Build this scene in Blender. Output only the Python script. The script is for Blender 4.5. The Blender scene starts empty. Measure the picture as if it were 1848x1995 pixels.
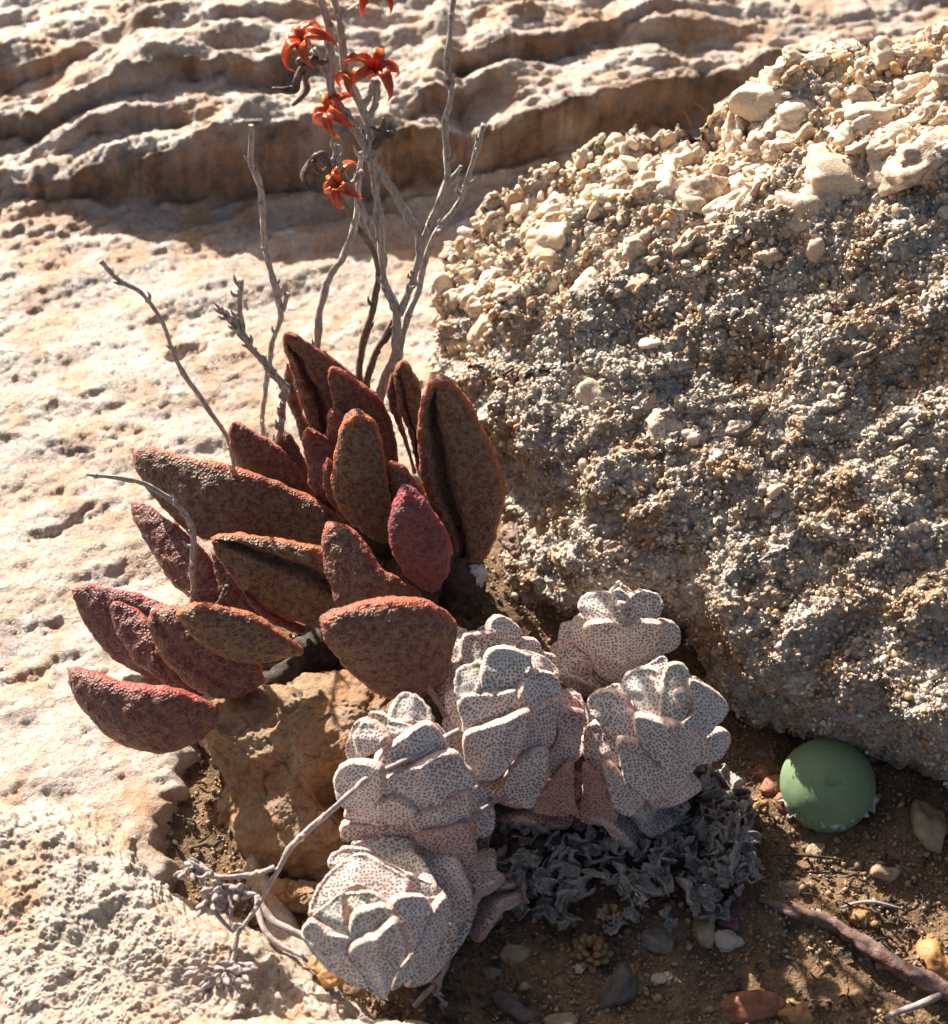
import bpy, bmesh, math, random
import numpy as np
from mathutils import Vector, Matrix
random.seed(7); rng = np.random.default_rng(11)
SC = bpy.context.scene
COL = SC.collection
SC.unit_settings.system = 'METRIC'
SC.unit_settings.scale_length = 0.0125      # one unit is about 1.25 cm

# ------------------------------------------------------------------ camera
PITCH = math.radians(50); DIST = 34.0
IW, IH, FPX = 1848.0, 1995.0, 3272.5
CAM = np.array([0, -DIST*math.cos(PITCH), DIST*math.sin(PITCH)])
FW = np.array([0, math.cos(PITCH), -math.sin(PITCH)])
UP = np.array([0, math.sin(PITCH), math.cos(PITCH)])
RT = np.array([1.0, 0, 0])
cd = bpy.data.cameras.new('camera'); cam = bpy.data.objects.new('camera', cd); COL.objects.link(cam)
cam.location = CAM; cam.rotation_euler = (math.pi/2 - PITCH, 0, 0)
cd.sensor_fit = 'HORIZONTAL'; cd.sensor_width = 36; cd.lens = 36*FPX/IW
cd.clip_start = 0.5; cd.clip_end = 2000
cd.dof.use_dof = True; cd.dof.focus_distance = 29.6; cd.dof.aperture_fstop = 0.33
cd.dof.aperture_blades = 0
SC.camera = cam

# ------------------------------------------------------------------ sky + sun
SUN_EL = math.radians(30.0)
SUN_H = np.array([-0.53, 0.848])            # horizontal direction towards the sun
SUN_AZ = math.atan2(SUN_H[0], SUN_H[1])     # clockwise from +Y
w = bpy.data.worlds.new('World'); SC.world = w; w.use_nodes = True
nt = w.node_tree; bg = nt.nodes['Background']
sky = nt.nodes.new('ShaderNodeTexSky'); sky.sky_type = 'NISHITA'; sky.sun_disc = False
sky.sun_elevation = SUN_EL; sky.sun_rotation = SUN_AZ
sky.air_density = 1.0; sky.dust_density = 5.0; sky.ozone_density = 0.1
nt.links.new(sky.outputs[0], bg.inputs[0]); bg.inputs[1].default_value = 0.05
ld = bpy.data.lights.new('sun', 'SUN'); ld.energy = 5.0; ld.angle = math.radians(0.53)
ld.color = (1.0, 0.93, 0.82)
sun = bpy.data.objects.new('sun', ld); COL.objects.link(sun)
sv = Vector((SUN_H[0]*math.cos(SUN_EL), SUN_H[1]*math.cos(SUN_EL), math.sin(SUN_EL))).normalized()
sun.rotation_euler = sv.to_track_quat('Z', 'Y').to_euler(); sun.location = sv*60
SC.view_settings.view_transform = 'Standard'; SC.view_settings.look = 'None'
SC.view_settings.exposure = 1.2; SC.view_settings.gamma = 1.0
SC.view_settings.use_white_balance = True; SC.view_settings.white_balance_temperature = 6700; SC.view_settings.white_balance_tint = 12
SC.cycles.max_bounces = 6; SC.cycles.diffuse_bounces = 3; SC.cycles.glossy_bounces = 2
SC.cycles.transmission_bounces = 3; SC.cycles.caustics_reflective = False
SC.cycles.caustics_refractive = False; SC.cycles.sample_clamp_indirect = 4

# ------------------------------------------------------------------ placing
def rays(px, py):
    px = np.asarray(px, float); py = np.asarray(py, float)
    return FW + ((px-IW/2)/FPX)[..., None]*RT + ((IH/2-py)/FPX)[..., None]*UP
def at_z(px, py, z):                        # the place at height z seen there in the photograph
    d = rays(px, py); t = (np.asarray(z)-CAM[2])/d[..., 2]; return CAM + t[..., None]*d
def at_y(px, py, y):
    d = rays(px, py); t = (np.asarray(y)-CAM[1])/d[..., 1]; return CAM + t[..., None]*d
def at_plane(px, py, P, n, off=0.0):
    d = rays(px, py); t = ((np.asarray(P)-CAM)@n - off)/(d@n); return CAM + t[..., None]*d

# ------------------------------------------------------------------ noise
def _hash(i, j, k, s):
    h = (i*374761393 + j*668265263 + k*2147483647 + s*974711) & 0xffffffff
    h = ((h ^ (h >> 13))*1274126177) & 0xffffffff
    return ((h ^ (h >> 16)) & 0xffffff).astype(np.float64)/0xffffff
def noise3(p, s=0):
    p = np.asarray(p, float); f = np.floor(p); u = p-f; i = f.astype(np.int64)
    u = u*u*u*(u*(u*6-15)+10); r = 0
    for a in (0, 1):
        wx = u[:, 0] if a else 1-u[:, 0]
        for b in (0, 1):
            wy = u[:, 1] if b else 1-u[:, 1]
            for c in (0, 1):
                wz = u[:, 2] if c else 1-u[:, 2]
                r = r + wx*wy*wz*_hash(i[:, 0]+a, i[:, 1]+b, i[:, 2]+c, s)
    return r*2-1
def fbm(p, o=4, s=0, g=0.5):
    r = 0; a = 1.0; q = np.asarray(p, float)
    for k in range(o):
        r = r + a*noise3(q + 17.3*k, s+k); a *= g; q = q*2.03
    return r
def cells(p, s=0):
    p = np.asarray(p, float); i0 = np.floor(p).astype(np.int64)
    d1 = np.full(len(p), 9.0); d2 = np.full(len(p), 9.0); idv = np.zeros(len(p))
    for a in (-1, 0, 1):
        for b in (-1, 0, 1):
            for c in (-1, 0, 1):
                I, J, K = i0[:, 0]+a, i0[:, 1]+b, i0[:, 2]+c
                q = np.stack([I+_hash(I, J, K, s), J+_hash(I, J, K, s+1), K+_hash(I, J, K, s+2)], 1)
                d = np.linalg.norm(q-p, axis=1); hv = _hash(I, J, K, s+3)
                m = d < d1
                d2 = np.where(m, d1, np.minimum(d2, d)); idv = np.where(m, hv, idv); d1 = np.where(m, d, d1)
    return d1, d2, idv
def sstep(x, a, b):
    t = np.clip((x-a)/(b-a), 0, 1); return t*t*(3-2*t)

# ------------------------------------------------------------------ meshes and objects
def new_mesh(name, V, F, mat=None, smooth=True, attrs=None, uv=None):
    V = np.ascontiguousarray(V, np.float32); F = np.ascontiguousarray(F, np.int32)
    me = bpy.data.meshes.new(name); n = F.shape[1]
    me.vertices.add(len(V)); me.vertices.foreach_set('co', V.ravel())
    me.loops.add(F.size); me.loops.foreach_set('vertex_index', F.ravel())
    me.polygons.add(len(F)); me.polygons.foreach_set('loop_start', np.arange(0, F.size, n, dtype=np.int32))
    me.polygons.foreach_set('loop_total', np.full(len(F), n, np.int32))
    me.polygons.foreach_set('use_smooth', np.full(len(F), smooth, bool))
    for k, a in (attrs or {}).items():
        at = me.attributes.new(k, 'FLOAT', 'POINT'); at.data.foreach_set('value', np.ascontiguousarray(a, np.float32))
    if uv is not None:
        l = me.uv_layers.new(name='UVMap')
        l.data.foreach_set('uv', np.ascontiguousarray(uv[F.ravel()], np.float32).ravel())
    me.update(calc_edges=True); me.validate()
    if mat: me.materials.append(mat)
    return me
def link(name, me, parent=None, loc=(0, 0, 0)):
    o = bpy.data.objects.new(name, me); COL.objects.link(o); o.location = tuple(float(v) for v in loc)
    if parent is not None: o.parent = parent
    return o
def tag(o, label=None, cat=None, group=None, kind=None):
    if label: o['label'] = label
    if cat: o['category'] = cat
    if group: o['group'] = group
    if kind: o['kind'] = kind
    return o
def empty(name, loc): return link(name, None, None, loc)
def grid_faces(nu, nv, wrap=False):         # nu rows, nv columns; wrap joins the last column to the first
    i = np.arange(nu-1)[:, None]; j = np.arange(nv if wrap else nv-1)[None, :]; j2 = (j+1) % nv
    return np.stack([i*nv+j, i*nv+j2, (i+1)*nv+j2, (i+1)*nv+j], -1).reshape(-1, 4)
def grid_normals(P):                        # P (nu, nv, 3)
    n = np.cross(np.gradient(P, axis=0), np.gradient(P, axis=1))
    return n/(np.linalg.norm(n, axis=-1, keepdims=True)+1e-12)
def smooth_poly(pts, n, closed=False):      # Catmull-Rom through the points, n samples
    P = np.asarray(pts, float); m = len(P)
    if closed: Q = np.vstack([P[-1], P, P[0], P[1]]); seg = m
    else: Q = np.vstack([2*P[0]-P[1], P, 2*P[-1]-P[-2]]); seg = m-1
    T = np.linspace(0, seg, n, endpoint=not closed); k = np.minimum(T.astype(int), seg-1); t = (T-k)[:, None]
    a, b, c, d = Q[k], Q[k+1], Q[k+2], Q[k+3]
    return 0.5*(2*b+(c-a)*t+(2*a-5*b+4*c-d)*t*t+(3*b-a-3*c+d)*t**3)
def evenly(C, n, closed=False):
    if closed: C = np.vstack([C, C[:1]])
    s = np.r_[0, np.cumsum(np.linalg.norm(np.diff(C, axis=0), axis=1))]
    t = np.linspace(0, s[-1], n, endpoint=not closed)
    return np.stack([np.interp(t, s, C[:, k]) for k in range(C.shape[1])], 1)

def _ico(sub):
    bm = bmesh.new(); bmesh.ops.create_icosphere(bm, subdivisions=sub, radius=1)
    V = np.array([v.co[:] for v in bm.verts]); F = np.array([[v.index for v in f.verts] for f in bm.faces]); bm.free(); return V, F
ICO = {k: _ico(k) for k in (1, 2, 3, 4, 5)}
def stone_dirs(sub, seed, squash=(1, .8, .6), p=9, planes=11, rough=0.05):
    r = np.random.default_rng(seed); V, F = ICO[sub]
    n = r.normal(size=(planes, 3)); n /= np.linalg.norm(n, axis=1)[:, None]
    n = np.vstack([n, -n[:3]]); d = r.uniform(.62, 1.0, len(n))
    q = np.maximum(V@n.T, 0)/d
    rad = 1/((q**p).sum(1)**(1/p)+1e-6); rad = np.clip(rad, .5, 1.25)
    if rough: rad = rad*(1+rough*fbm(V*2.2+seed, 3, seed))
    return V*rad[:, None]*np.array(squash), F
def rand_rot(n, r):
    q = r.normal(size=(n, 4)); q /= np.linalg.norm(q, axis=1)[:, None]; a, b, c, d = q.T
    return np.stack([1-2*(c*c+d*d), 2*(b*c-a*d), 2*(b*d+a*c), 2*(b*c+a*d), 1-2*(b*b+d*d), 2*(c*d-a*b),
                     2*(b*d-a*c), 2*(c*d+a*b), 1-2*(b*b+c*c)], -1).reshape(n, 3, 3)
def scatter(name, P, S, sub, mat, parent=None, loc=(0, 0, 0), seed=0, squash=(1, .8, .65), smooth=False, extra=None):
    r = np.random.default_rng(seed); nv = 14
    var = np.stack([stone_dirs(sub, seed*31+k, squash, rough=0)[0] for k in range(nv)]); F = ICO[sub][1]
    N = len(P); M = rand_rot(N, r); v = var[r.integers(0, nv, N)]
    X = np.einsum('nij,nkj->nki', M, v)*np.asarray(S)[:, None, None] + np.asarray(P)[:, None, :]
    k = v.shape[1]; FF = (F[None] + (np.arange(N)*k)[:, None, None]).reshape(-1, 3)
    at = {'rnd': np.repeat(r.random(N), k)}
    if extra is not None: at['stain'] = np.repeat(extra, k)
    me = new_mesh(name, X.reshape(-1, 3)-np.asarray(loc), FF, mat, smooth, at)
    return link(name, me, parent, (0, 0, 0) if parent is not None else loc)
def tube_arrays(pts, rad, sides=8, n=None, jitter=0.0, seed=0, kink=0.0):
    C = smooth_poly(pts, n or max(8, 6*len(pts)))
    L = np.r_[0, np.cumsum(np.linalg.norm(np.diff(C, axis=0), axis=1))]; t = L/L[-1]
    R = np.interp(t, np.linspace(0, 1, len(rad)), rad) if hasattr(rad, '__len__') else np.full(len(C), rad)
    if kink: C = C + kink*np.stack([noise3(np.stack([L*1.3+seed*9.1, L*0+k*7.7, L*0], 1), 5) for k in range(3)], 1)*np.minimum(1, t*6)[:, None]
    T = np.gradient(C, axis=0); T /= np.linalg.norm(T, axis=1)[:, None]
    a = np.array([0.3, -1, .2]); A = np.cross(T, a); A /= np.linalg.norm(A, axis=1)[:, None]; B = np.cross(T, A)
    ph = np.linspace(0, 2*math.pi, sides, endpoint=False)
    rr = R[:, None]*np.ones(sides)
    if jitter:
        q = np.stack([np.repeat(L*3.0, sides), np.tile(np.cos(ph)*1.3, len(C)), np.tile(np.sin(ph)*1.3, len(C))+seed*3.3], 1)
        rr = rr*(1+jitter*fbm(q, 3, 9)).reshape(rr.shape)
    V = C[:, None]+rr[..., None]*(np.cos(ph)[None, :, None]*A[:, None]+np.sin(ph)[None, :, None]*B[:, None])
    V = V.reshape(-1, 3); F = grid_faces(len(C), sides, True)
    m = len(V); V = np.vstack([V, C[0], C[-1]])
    j = np.arange(sides); j2 = (j+1) % sides; e = (len(C)-1)*sides
    F = np.vstack([F, np.stack([j2, j, np.full(sides, m), np.full(sides, m)], 1), np.stack([e+j, e+j2, np.full(sides, m+1), np.full(sides, m+1)], 1)])
    return V, F, C, T
def tris(F):
    if F.shape[1] == 3: return F
    a = F[:, [0, 1, 2]]; b = F[:, [0, 2, 3]]; b = b[b[:, 1] != b[:, 2]]; return np.vstack([a, b])
class Bag:                                  # joins pieces of ONE part into one mesh
    def __init__(s): s.V = []; s.F = []; s.n = 0; s.A = []
    def add(s, V, F, a=0.0):
        s.V.append(V); s.F.append(tris(F)+s.n); s.n += len(V); s.A.append(np.full(len(V), a) if np.isscalar(a) else a)
    def build(s, name, mat, parent=None, loc=(0, 0, 0), smooth=True):
        me = new_mesh(name, np.vstack(s.V)-np.asarray(loc), np.vstack(s.F), mat, smooth, {'rnd': np.concatenate(s.A)})
        return link(name, me, parent, (0, 0, 0) if parent is not None else loc)

# ------------------------------------------------------------------ materials
class M:
    def __init__(s, name, rough=0.6, spec=0.4):
        s.m = bpy.data.materials.new(name); s.m.use_nodes = True; s.t = s.m.node_tree; s.b = s.t.nodes['Principled BSDF']
        s.b.inputs['Roughness'].default_value = rough; s.b.inputs['Specular IOR Level'].default_value = spec
        s.co = s.t.nodes.new('ShaderNodeTexCoord').outputs['Object']
    def put(s, sock, v):
        if isinstance(v, bpy.types.NodeSocket): s.t.links.new(v, sock)
        elif isinstance(v, tuple) and len(v) == 3 and sock.type == 'RGBA': sock.default_value = v+(1,)
        else: sock.default_value = v
    def noise(s, scale, detail=4, rough=.55, vec=None, dist=0.0, stretch=None):
        n = s.t.nodes.new('ShaderNodeTexNoise'); n.inputs['Scale'].default_value = scale; n.inputs['Detail'].default_value = detail
        n.inputs['Roughness'].default_value = rough; n.inputs['Distortion'].default_value = dist
        v = vec or s.co
        if stretch:
            mp = s.t.nodes.new('ShaderNodeMapping'); s.t.links.new(v, mp.inputs[0]); mp.inputs['Scale'].default_value = stretch[:3]
            if len(stretch) > 3: mp.inputs['Rotation'].default_value = (0, 0, stretch[3])
            v = mp.outputs[0]
        s.t.links.new(v, n.inputs['Vector']); return n.outputs['Fac']
    def voro(s, scale, out='Distance', rnd=1.0, vec=None, dim='3D'):
        n = s.t.nodes.new('ShaderNodeTexVoronoi'); n.voronoi_dimensions = dim; n.inputs['Scale'].default_value = scale
        n.inputs['Randomness'].default_value = rnd; s.t.links.new(vec or s.co, n.inputs['Vector']); return n.outputs[out]
    def ramp(s, fac, stops, interp='LINEAR'):
        n = s.t.nodes.new('ShaderNodeValToRGB'); cr = n.color_ramp; cr.interpolation = interp
        while len(cr.elements) < len(stops): cr.elements.new(0.5)
        for e, (p, c) in zip(cr.elements, stops):
            e.position = p; e.color = (c, c, c, 1) if np.isscalar(c) else tuple(c)+(1,)
        s.t.links.new(fac, n.inputs[0]); return n.outputs[0]
    def mix(s, f, a, b, mode='MIX'):
        n = s.t.nodes.new('ShaderNodeMix'); n.data_type = 'RGBA'; n.blend_type = mode
        s.put(n.inputs[0], f); s.put(n.inputs[6], a); s.put(n.inputs[7], b); return n.outputs[2]
    def math(s, op, a, b=0.0, c=None):
        n = s.t.nodes.new('ShaderNodeMath'); n.operation = op; s.put(n.inputs[0], a); s.put(n.inputs[1], b)
        if c is not None: s.put(n.inputs[2], c)
        return n.outputs[0]
    def attr(s, name):
        n = s.t.nodes.new('ShaderNodeAttribute'); n.attribute_name = name; return n.outputs['Fac']
    def uv(s):
        n = s.t.nodes.new('ShaderNodeUVMap'); n.uv_map = 'UVMap'; return n.outputs[0]
    def bump(s, h, strength=.5, dist=.05, prev=None):
        n = s.t.nodes.new('ShaderNodeBump'); n.inputs['Strength'].default_value = strength; n.inputs['Distance'].default_value = dist
        s.t.links.new(h, n.inputs['Height'])
        if prev: s.t.links.new(prev, n.inputs['Normal'])
        return n.outputs[0]
    def done(s, color=None, normal=None, rough=None, **kw):
        if color is not None: s.put(s.b.inputs['Base Color'], color)
        if normal is not None: s.put(s.b.inputs['Normal'], normal)
        if rough is not None: s.put(s.b.inputs['Roughness'], rough)
        for k, v in kw.items(): s.put(s.b.inputs[k.replace('_', ' ')], v)
        return s.m
MT = {}
def mat_rock(name, light, mid, stain, grey, stain_at=.55, bump=.6, rough=(.22, .5)):
    s = M(name)
    a = s.noise(.55, 6, .65, stretch=(.6, 1.6, 1.0, -.28)); b = s.noise(2.6, 5, .65); c = s.noise(9, 4, .7); d = s.noise(.9, 5, .6, dist=.8)
    col = s.mix(s.ramp(b, [(.35, 0), (.65, 1)]), mid, light)
    col = s.mix(s.ramp(a, [(.46, 0), (.66, 1)]), col, s.mix(.55, grey, col))
    col = s.mix(s.ramp(d, [(stain_at-.06, 0), (stain_at+.13, .85)]), col, stain)
    col = s.mix(s.ramp(c, [(.32, .7), (.44, 0)]), col, grey)
    col = s.mix(s.ramp(s.noise(30, 3, .7), [(.36, .5), (.5, 0)]), col, s.mix(.5, grey, stain))
    col = s.mix(s.math('MULTIPLY', s.attr('stain_shade'), .95), col, s.mix(s.ramp(b, [(.4, 0), (.6, 1)]), (.09, .055, .035), (.25, .13, .055)))  # riser faces: brown stain, darkened further to paint in the ledge shade
    v = s.voro(13, 'Color'); bw = s.t.nodes.new('ShaderNodeRGBToBW'); s.t.links.new(v, bw.inputs[0]); v = bw.outputs[0]
    col = s.mix(s.ramp(v, [(.0, .35), (.5, 0.0)]), col, grey)
    n1 = s.bump(s.noise(3.6, 6, .7), bump+.1, .2)
    n2 = s.bump(s.noise(18, 5, .75), bump+.2, .07, n1)
    n3 = s.bump(v, .45, .04, n2)
    return s.done(col, n3, s.ramp(s.noise(6, 3), [(.35, rough[0]), (.65, rough[1])]), Specular_IOR_Level=.75)
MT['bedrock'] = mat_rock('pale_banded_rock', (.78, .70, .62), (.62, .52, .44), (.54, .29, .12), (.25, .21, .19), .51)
MT['slab'] = mat_rock('pale_slab_rock', (.78, .70, .61), (.64, .54, .44), (.55, .30, .12), (.27, .22, .19), .56)
MT['block'] = mat_rock('orange_stone', (.66, .46, .27), (.52, .29, .13), (.46, .20, .06), (.20, .15, .12), .46, .7, (.35, .6))
MT['redstone'] = mat_rock('pinkish_stone', (.40, .26, .20), (.30, .18, .14), (.24, .11, .07), (.14, .11, .10), .5, .5)

def mk_boulder():
    s = M('weathered_boulder')
    a = s.noise(.5, 6, .6); b = s.noise(3.2, 6, .7); c = s.noise(1.1, 5, .6, dist=.6); d = s.noise(14, 4, .7)
    col = s.mix(s.ramp(b, [(.38, 0), (.6, 1)]), (.25, .215, .175), (.62, .565, .49))
    col = s.mix(s.ramp(d, [(.45, 0), (.62, .7)]), col, (.56, .52, .46))
    col = s.mix(s.ramp(c, [(.48, 0), (.64, .8)]), col, (.36, .19, .065))
    col = s.mix(s.ramp(s.attr('crest'), [(0, 0), (1, .75)]), col, s.mix(s.ramp(b, [(.4, 0), (.6, 1)]), (.30, .20, .12), (.62, .54, .43)))
    lich = s.math('MULTIPLY', s.ramp(s.noise(2.0, 6, .75), [(.60, 0), (.68, 1)]), s.ramp(a, [(.50, 0), (.58, 1)]))
    col = s.mix(lich, col, (.30, .22, .03))
    n1 = s.bump(b, .7, .15); n2 = s.bump(s.voro(11), .9, -.10, n1); n3 = s.bump(s.noise(30, 3, .7), .4, .03, n2)
    return s.done(col, n3, s.ramp(d, [(.3, .4), (.7, .7)]))
MT['boulder'] = mk_boulder()
def mk_grain(name, stops, stain=(.45, .24, .08), rough=.38, sss=0.0, bump=.4):
    s = M(name, rough, .5)
    col = s.ramp(s.attr('rnd'), stops)
    f = s.math('MULTIPLY', s.ramp(s.noise(7, 4, .6), [(.39, 0), (.60, .95)]), s.attr('stain'))
    col = s.mix(f, col, stain)
    col = s.mix(s.ramp(s.noise(22, 3, .6), [(.3, .5), (.5, 0)]), col, (.2, .16, .13))
    n = s.bump(s.noise(18, 4, .6), bump, .03)
    return s.done(col, n, s.ramp(s.noise(9, 2), [(.3, rough-.12), (.7, rough+.2)]), Subsurface_Weight=sss, Subsurface_Radius=(.3, .2, .12), Subsurface_Scale=.4)
MT['grain'] = mk_grain('quartz_grain', [(0, (.80, .75, .66)), (.2, (.68, .59, .46)), (.40, (.48, .42, .35)), (.54, (.26, .23, .20)), (.68, (.78, .71, .60)), (.84, (.56, .36, .17)), (1, (.70, .63, .53))])
MT['chunk'] = mk_grain('quartz_chunk', [(0, (.82, .76, .66)), (.3, (.78, .66, .49)), (.5, (.64, .42, .21)), (.62, (.76, .66, .52)), (.85, (.82, .78, .70)), (1, (.56, .50, .43))], stain=(.52, .25, .07), sss=.3, bump=.6)
MT['gravel'] = mk_grain('soil_gravel', [(0, (.28, .18, .10)), (.3, (.20, .12, .07)), (.5, (.36, .26, .17)), (.7, (.15, .12, .10)), (.85, (.40, .22, .10)), (1, (.50, .42, .33))], rough=.5)
def mk_soil():
    s = M('brown_soil', .85, .2)
    col = s.mix(s.ramp(s.noise(5, 6, .7), [(.35, 0), (.65, 1)]), (.155, .098, .056), (.36, .23, .125))
    col = s.mix(s.ramp(s.noise(1.1, 4), [(.48, 0), (.64, .65)]), col, (.07, .056, .048))
    v = s.voro(22, 'Color'); bw = s.t.nodes.new('ShaderNodeRGBToBW'); s.t.links.new(v, bw.inputs[0])
    col = s.mix(s.ramp(bw.outputs[0], [(.6, 0), (.8, .7)]), col, (.33, .22, .13))
    n = s.bump(s.noise(12, 6, .75), .8, .1); n = s.bump(s.voro(20), .6, -.05, n)
    return s.done(col, n)
MT['soil'] = mk_soil()
def mk_leaf():
    s = M('mottled_red_leaf', .42, .5)
    hue = s.attr('tint')                    # 0 olive .. 1 pink-purple
    base = s.mix(hue, (.205, .160, .066), (.22, .065, .058))
    blot = s.mix(hue, (.092, .012, .014), (.12, .012, .026))
    sp = s.math('ADD', s.noise(10, 5, .78), s.math('MULTIPLY', s.attr('edge'), .10))
    col = s.mix(s.ramp(sp, [(.45, 0), (.57, .95)]), base, blot)
    col = s.mix(s.ramp(s.noise(26, 2, .6), [(.55, 0), (.7, .45)]), col, s.mix(hue, (.33, .27, .16), (.36, .20, .17)))
    rim = s.mix(hue, (.50, .12, .015), (.38, .025, .055))
    col = s.mix(s.math('MULTIPLY', s.ramp(s.attr('edge'), [(.25, 0), (.85, 1)]), s.ramp(s.noise(3.5, 4), [(.3, .45), (.6, 1)])), col, rim)
    col = s.mix(s.ramp(s.attr('tipgrey'), [(.3, 0), (.8, 1)]), col, (.45, .40, .35))
    v = s.voro(21, 'Distance'); n = s.bump(v, .6, -.05); n = s.bump(s.noise(38, 3, .7), .5, .03, n)
    n = s.bump(s.noise(3.5, 3), .3, .08, n)
    return s.done(col, n, s.ramp(v, [(.1, .22), (.6, .42)]), Subsurface_Weight=.22, Subsurface_Radius=(.5, .12, .05), Subsurface_Scale=.35, Sheen_Weight=.15, Sheen_Roughness=.5)
MT['leaf'] = mk_leaf()
def mk_crass():
    s = M('dotted_white_leaf', .6, .3); uv = s.uv()
    nz = s.noise(2.2, 3, .5)
    mpn = s.t.nodes.new('ShaderNodeVectorMath'); mpn.operation = 'ADD'
    nc = s.t.nodes.new('ShaderNodeTexNoise'); nc.inputs['Scale'].default_value = 3; s.t.links.new(uv, nc.inputs['Vector'])
    sc = s.t.nodes.new('ShaderNodeVectorMath'); sc.operation = 'SCALE'; sc.inputs['Scale'].default_value = .10
    s.t.links.new(nc.outputs['Color'], sc.inputs[0]); s.t.links.new(uv, mpn.inputs[0]); s.t.links.new(sc.outputs[0], mpn.inputs[1])
    v = s.voro(16.5, 'Distance', .6, mpn.outputs[0], '2D')
    size = s.math('ADD', .225, s.math('MULTIPLY', s.math('SUBTRACT', nz, .5), .45))
    dot = s.math('SUBTRACT', 1.0, s.ramp(s.math('SUBTRACT', v, size), [(0.0, 0.0), (.13, 1.0)]))
    fade = s.ramp(s.attr('edge'), [(.72, 1), (.97, .15)])
    dot = s.math('MULTIPLY', dot, fade)
    base = s.mix(s.ramp(s.noise(1.6, 5, .6), [(.35, 0), (.65, 1)]), (.72, .665, .63), (.83, .79, .75))
    base = s.mix(s.ramp(s.noise(20, 3, .6), [(.35, .35), (.6, 0)]), base, (.42, .38, .36))
    base = s.mix(s.ramp(s.attr('green'), [(0, 0), (1, .75)]), base, (.50, .56, .43))
    base = s.mix(s.math('MULTIPLY', s.ramp(s.attr('edge'), [(.55, 0), (.95, .9)]), s.ramp(s.noise(3, 3), [(.35, .45), (.65, 1)])), base, (.60, .34, .25))
    red = s.attr('red')
    base = s.mix(s.math('MULTIPLY', red, .7), base, (.46, .21, .15))
    spot = s.mix(red, (.23, .15, .11), (.27, .085, .045))
    col = s.mix(s.math('MULTIPLY', dot, .9), base, spot)
    n = s.bump(s.math('SUBTRACT', 1.0, dot), .6, .035); n = s.bump(s.noise(40, 3, .7), .35, .03, n)
    return s.done(col, n, None, Subsurface_Weight=.12, Subsurface_Radius=(.3, .2, .15), Subsurface_Scale=.25, Sheen_Weight=.35, Sheen_Roughness=.4)
MT['crass'] = mk_crass()
def mk_simple(name, a, b, scale=6, rough=.7, spec=.3, bump=.4, stretch=None, bd=.04, **kw):
    s = M(name, rough, spec); f = s.noise(scale, 5, .65, stretch=stretch)
    return s.done(s.mix(s.ramp(f, [(.35, 0), (.65, 1)]), a, b), s.bump(s.noise(scale*2.5, 4, .7, stretch=stretch), bump, bd), **kw)
MT['twig'] = mk_simple('grey_dry_stalk', (.22, .20, .185), (.58, .55, .52), 9, .7, .3, .6, (3, 3, .6))
MT['twig_brown'] = mk_simple('brown_dry_stalk', (.09, .065, .05), (.24, .18, .14), 9, .7, .3, .6, (3, 3, .6))
MT['twig_pink'] = mk_simple('pinkish_grey_stalk', (.30, .25, .24), (.50, .44, .42), 10, .75, .2, .5)
MT['pod'] = mk_simple('red_seed_pod', (.36, .035, .008), (.52, .13, .018), 4, .28, .6, .2, None, .03, Subsurface_Weight=.5, Subsurface_Radius=(.6, .12, .03), Subsurface_Scale=.3)
MT['pod_dark'] = mk_simple('withered_pod', (.06, .035, .03), (.20, .15, .12), 8, .5, .4, .5)
MT['dead'] = mk_simple('withered_grey_leaf', (.19, .17, .15), (.58, .53, .47), 7, .8, .2, .8)
MT['bark'] = mk_simple('reddish_bark', (.10, .04, .03), (.26, .19, .17), 5, .7, .3, .8, (1, 1, 1))
MT['button'] = None
def mk_button():
    s = M('green_button', .62, .2)
    col = s.mix(s.ramp(s.noise(1.3, 4), [(.35, 0), (.65, 1)]), (.19, .28, .155), (.235, .325, .18))
    v = s.voro(7, 'Distance', 1.0); dots = s.ramp(v, [(.06, .85), (.13, 0)])
    col = s.mix(dots, col, (.06, .10, .05)); col = s.mix(s.ramp(s.attr('edge'), [(.2, 0), (1, .6)]), col, (.23, .19, .12))
    return s.done(col, s.bump(s.noise(20, 3, .6), .25, .02), None, Subsurface_Weight=.15, Subsurface_Radius=(.2, .3, .1), Subsurface_Scale=.3)
MT['button'] = mk_button()
MT['paper'] = mk_simple('papery_sheath', (.36, .32, .28), (.62, .58, .53), 6, .7, .3, .6)
MT['straw'] = mk_simple('orange_straw', (.40, .17, .03), (.58, .32, .08), 6, .6)
MT['wool'] = mk_simple('white_fluff', (.55, .58, .62), (.75, .78, .80), 8, .9, .1, .3)
MT['tinyleaf'] = mk_simple('orange_green_leaf', (.20, .145, .06), (.32, .17, .08), 5, .5, .4, .4)
MT['litter'] = mk_simple('dark_litter', (.03, .025, .022), (.11, .09, .075), 8, .8, .2, .7)

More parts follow.
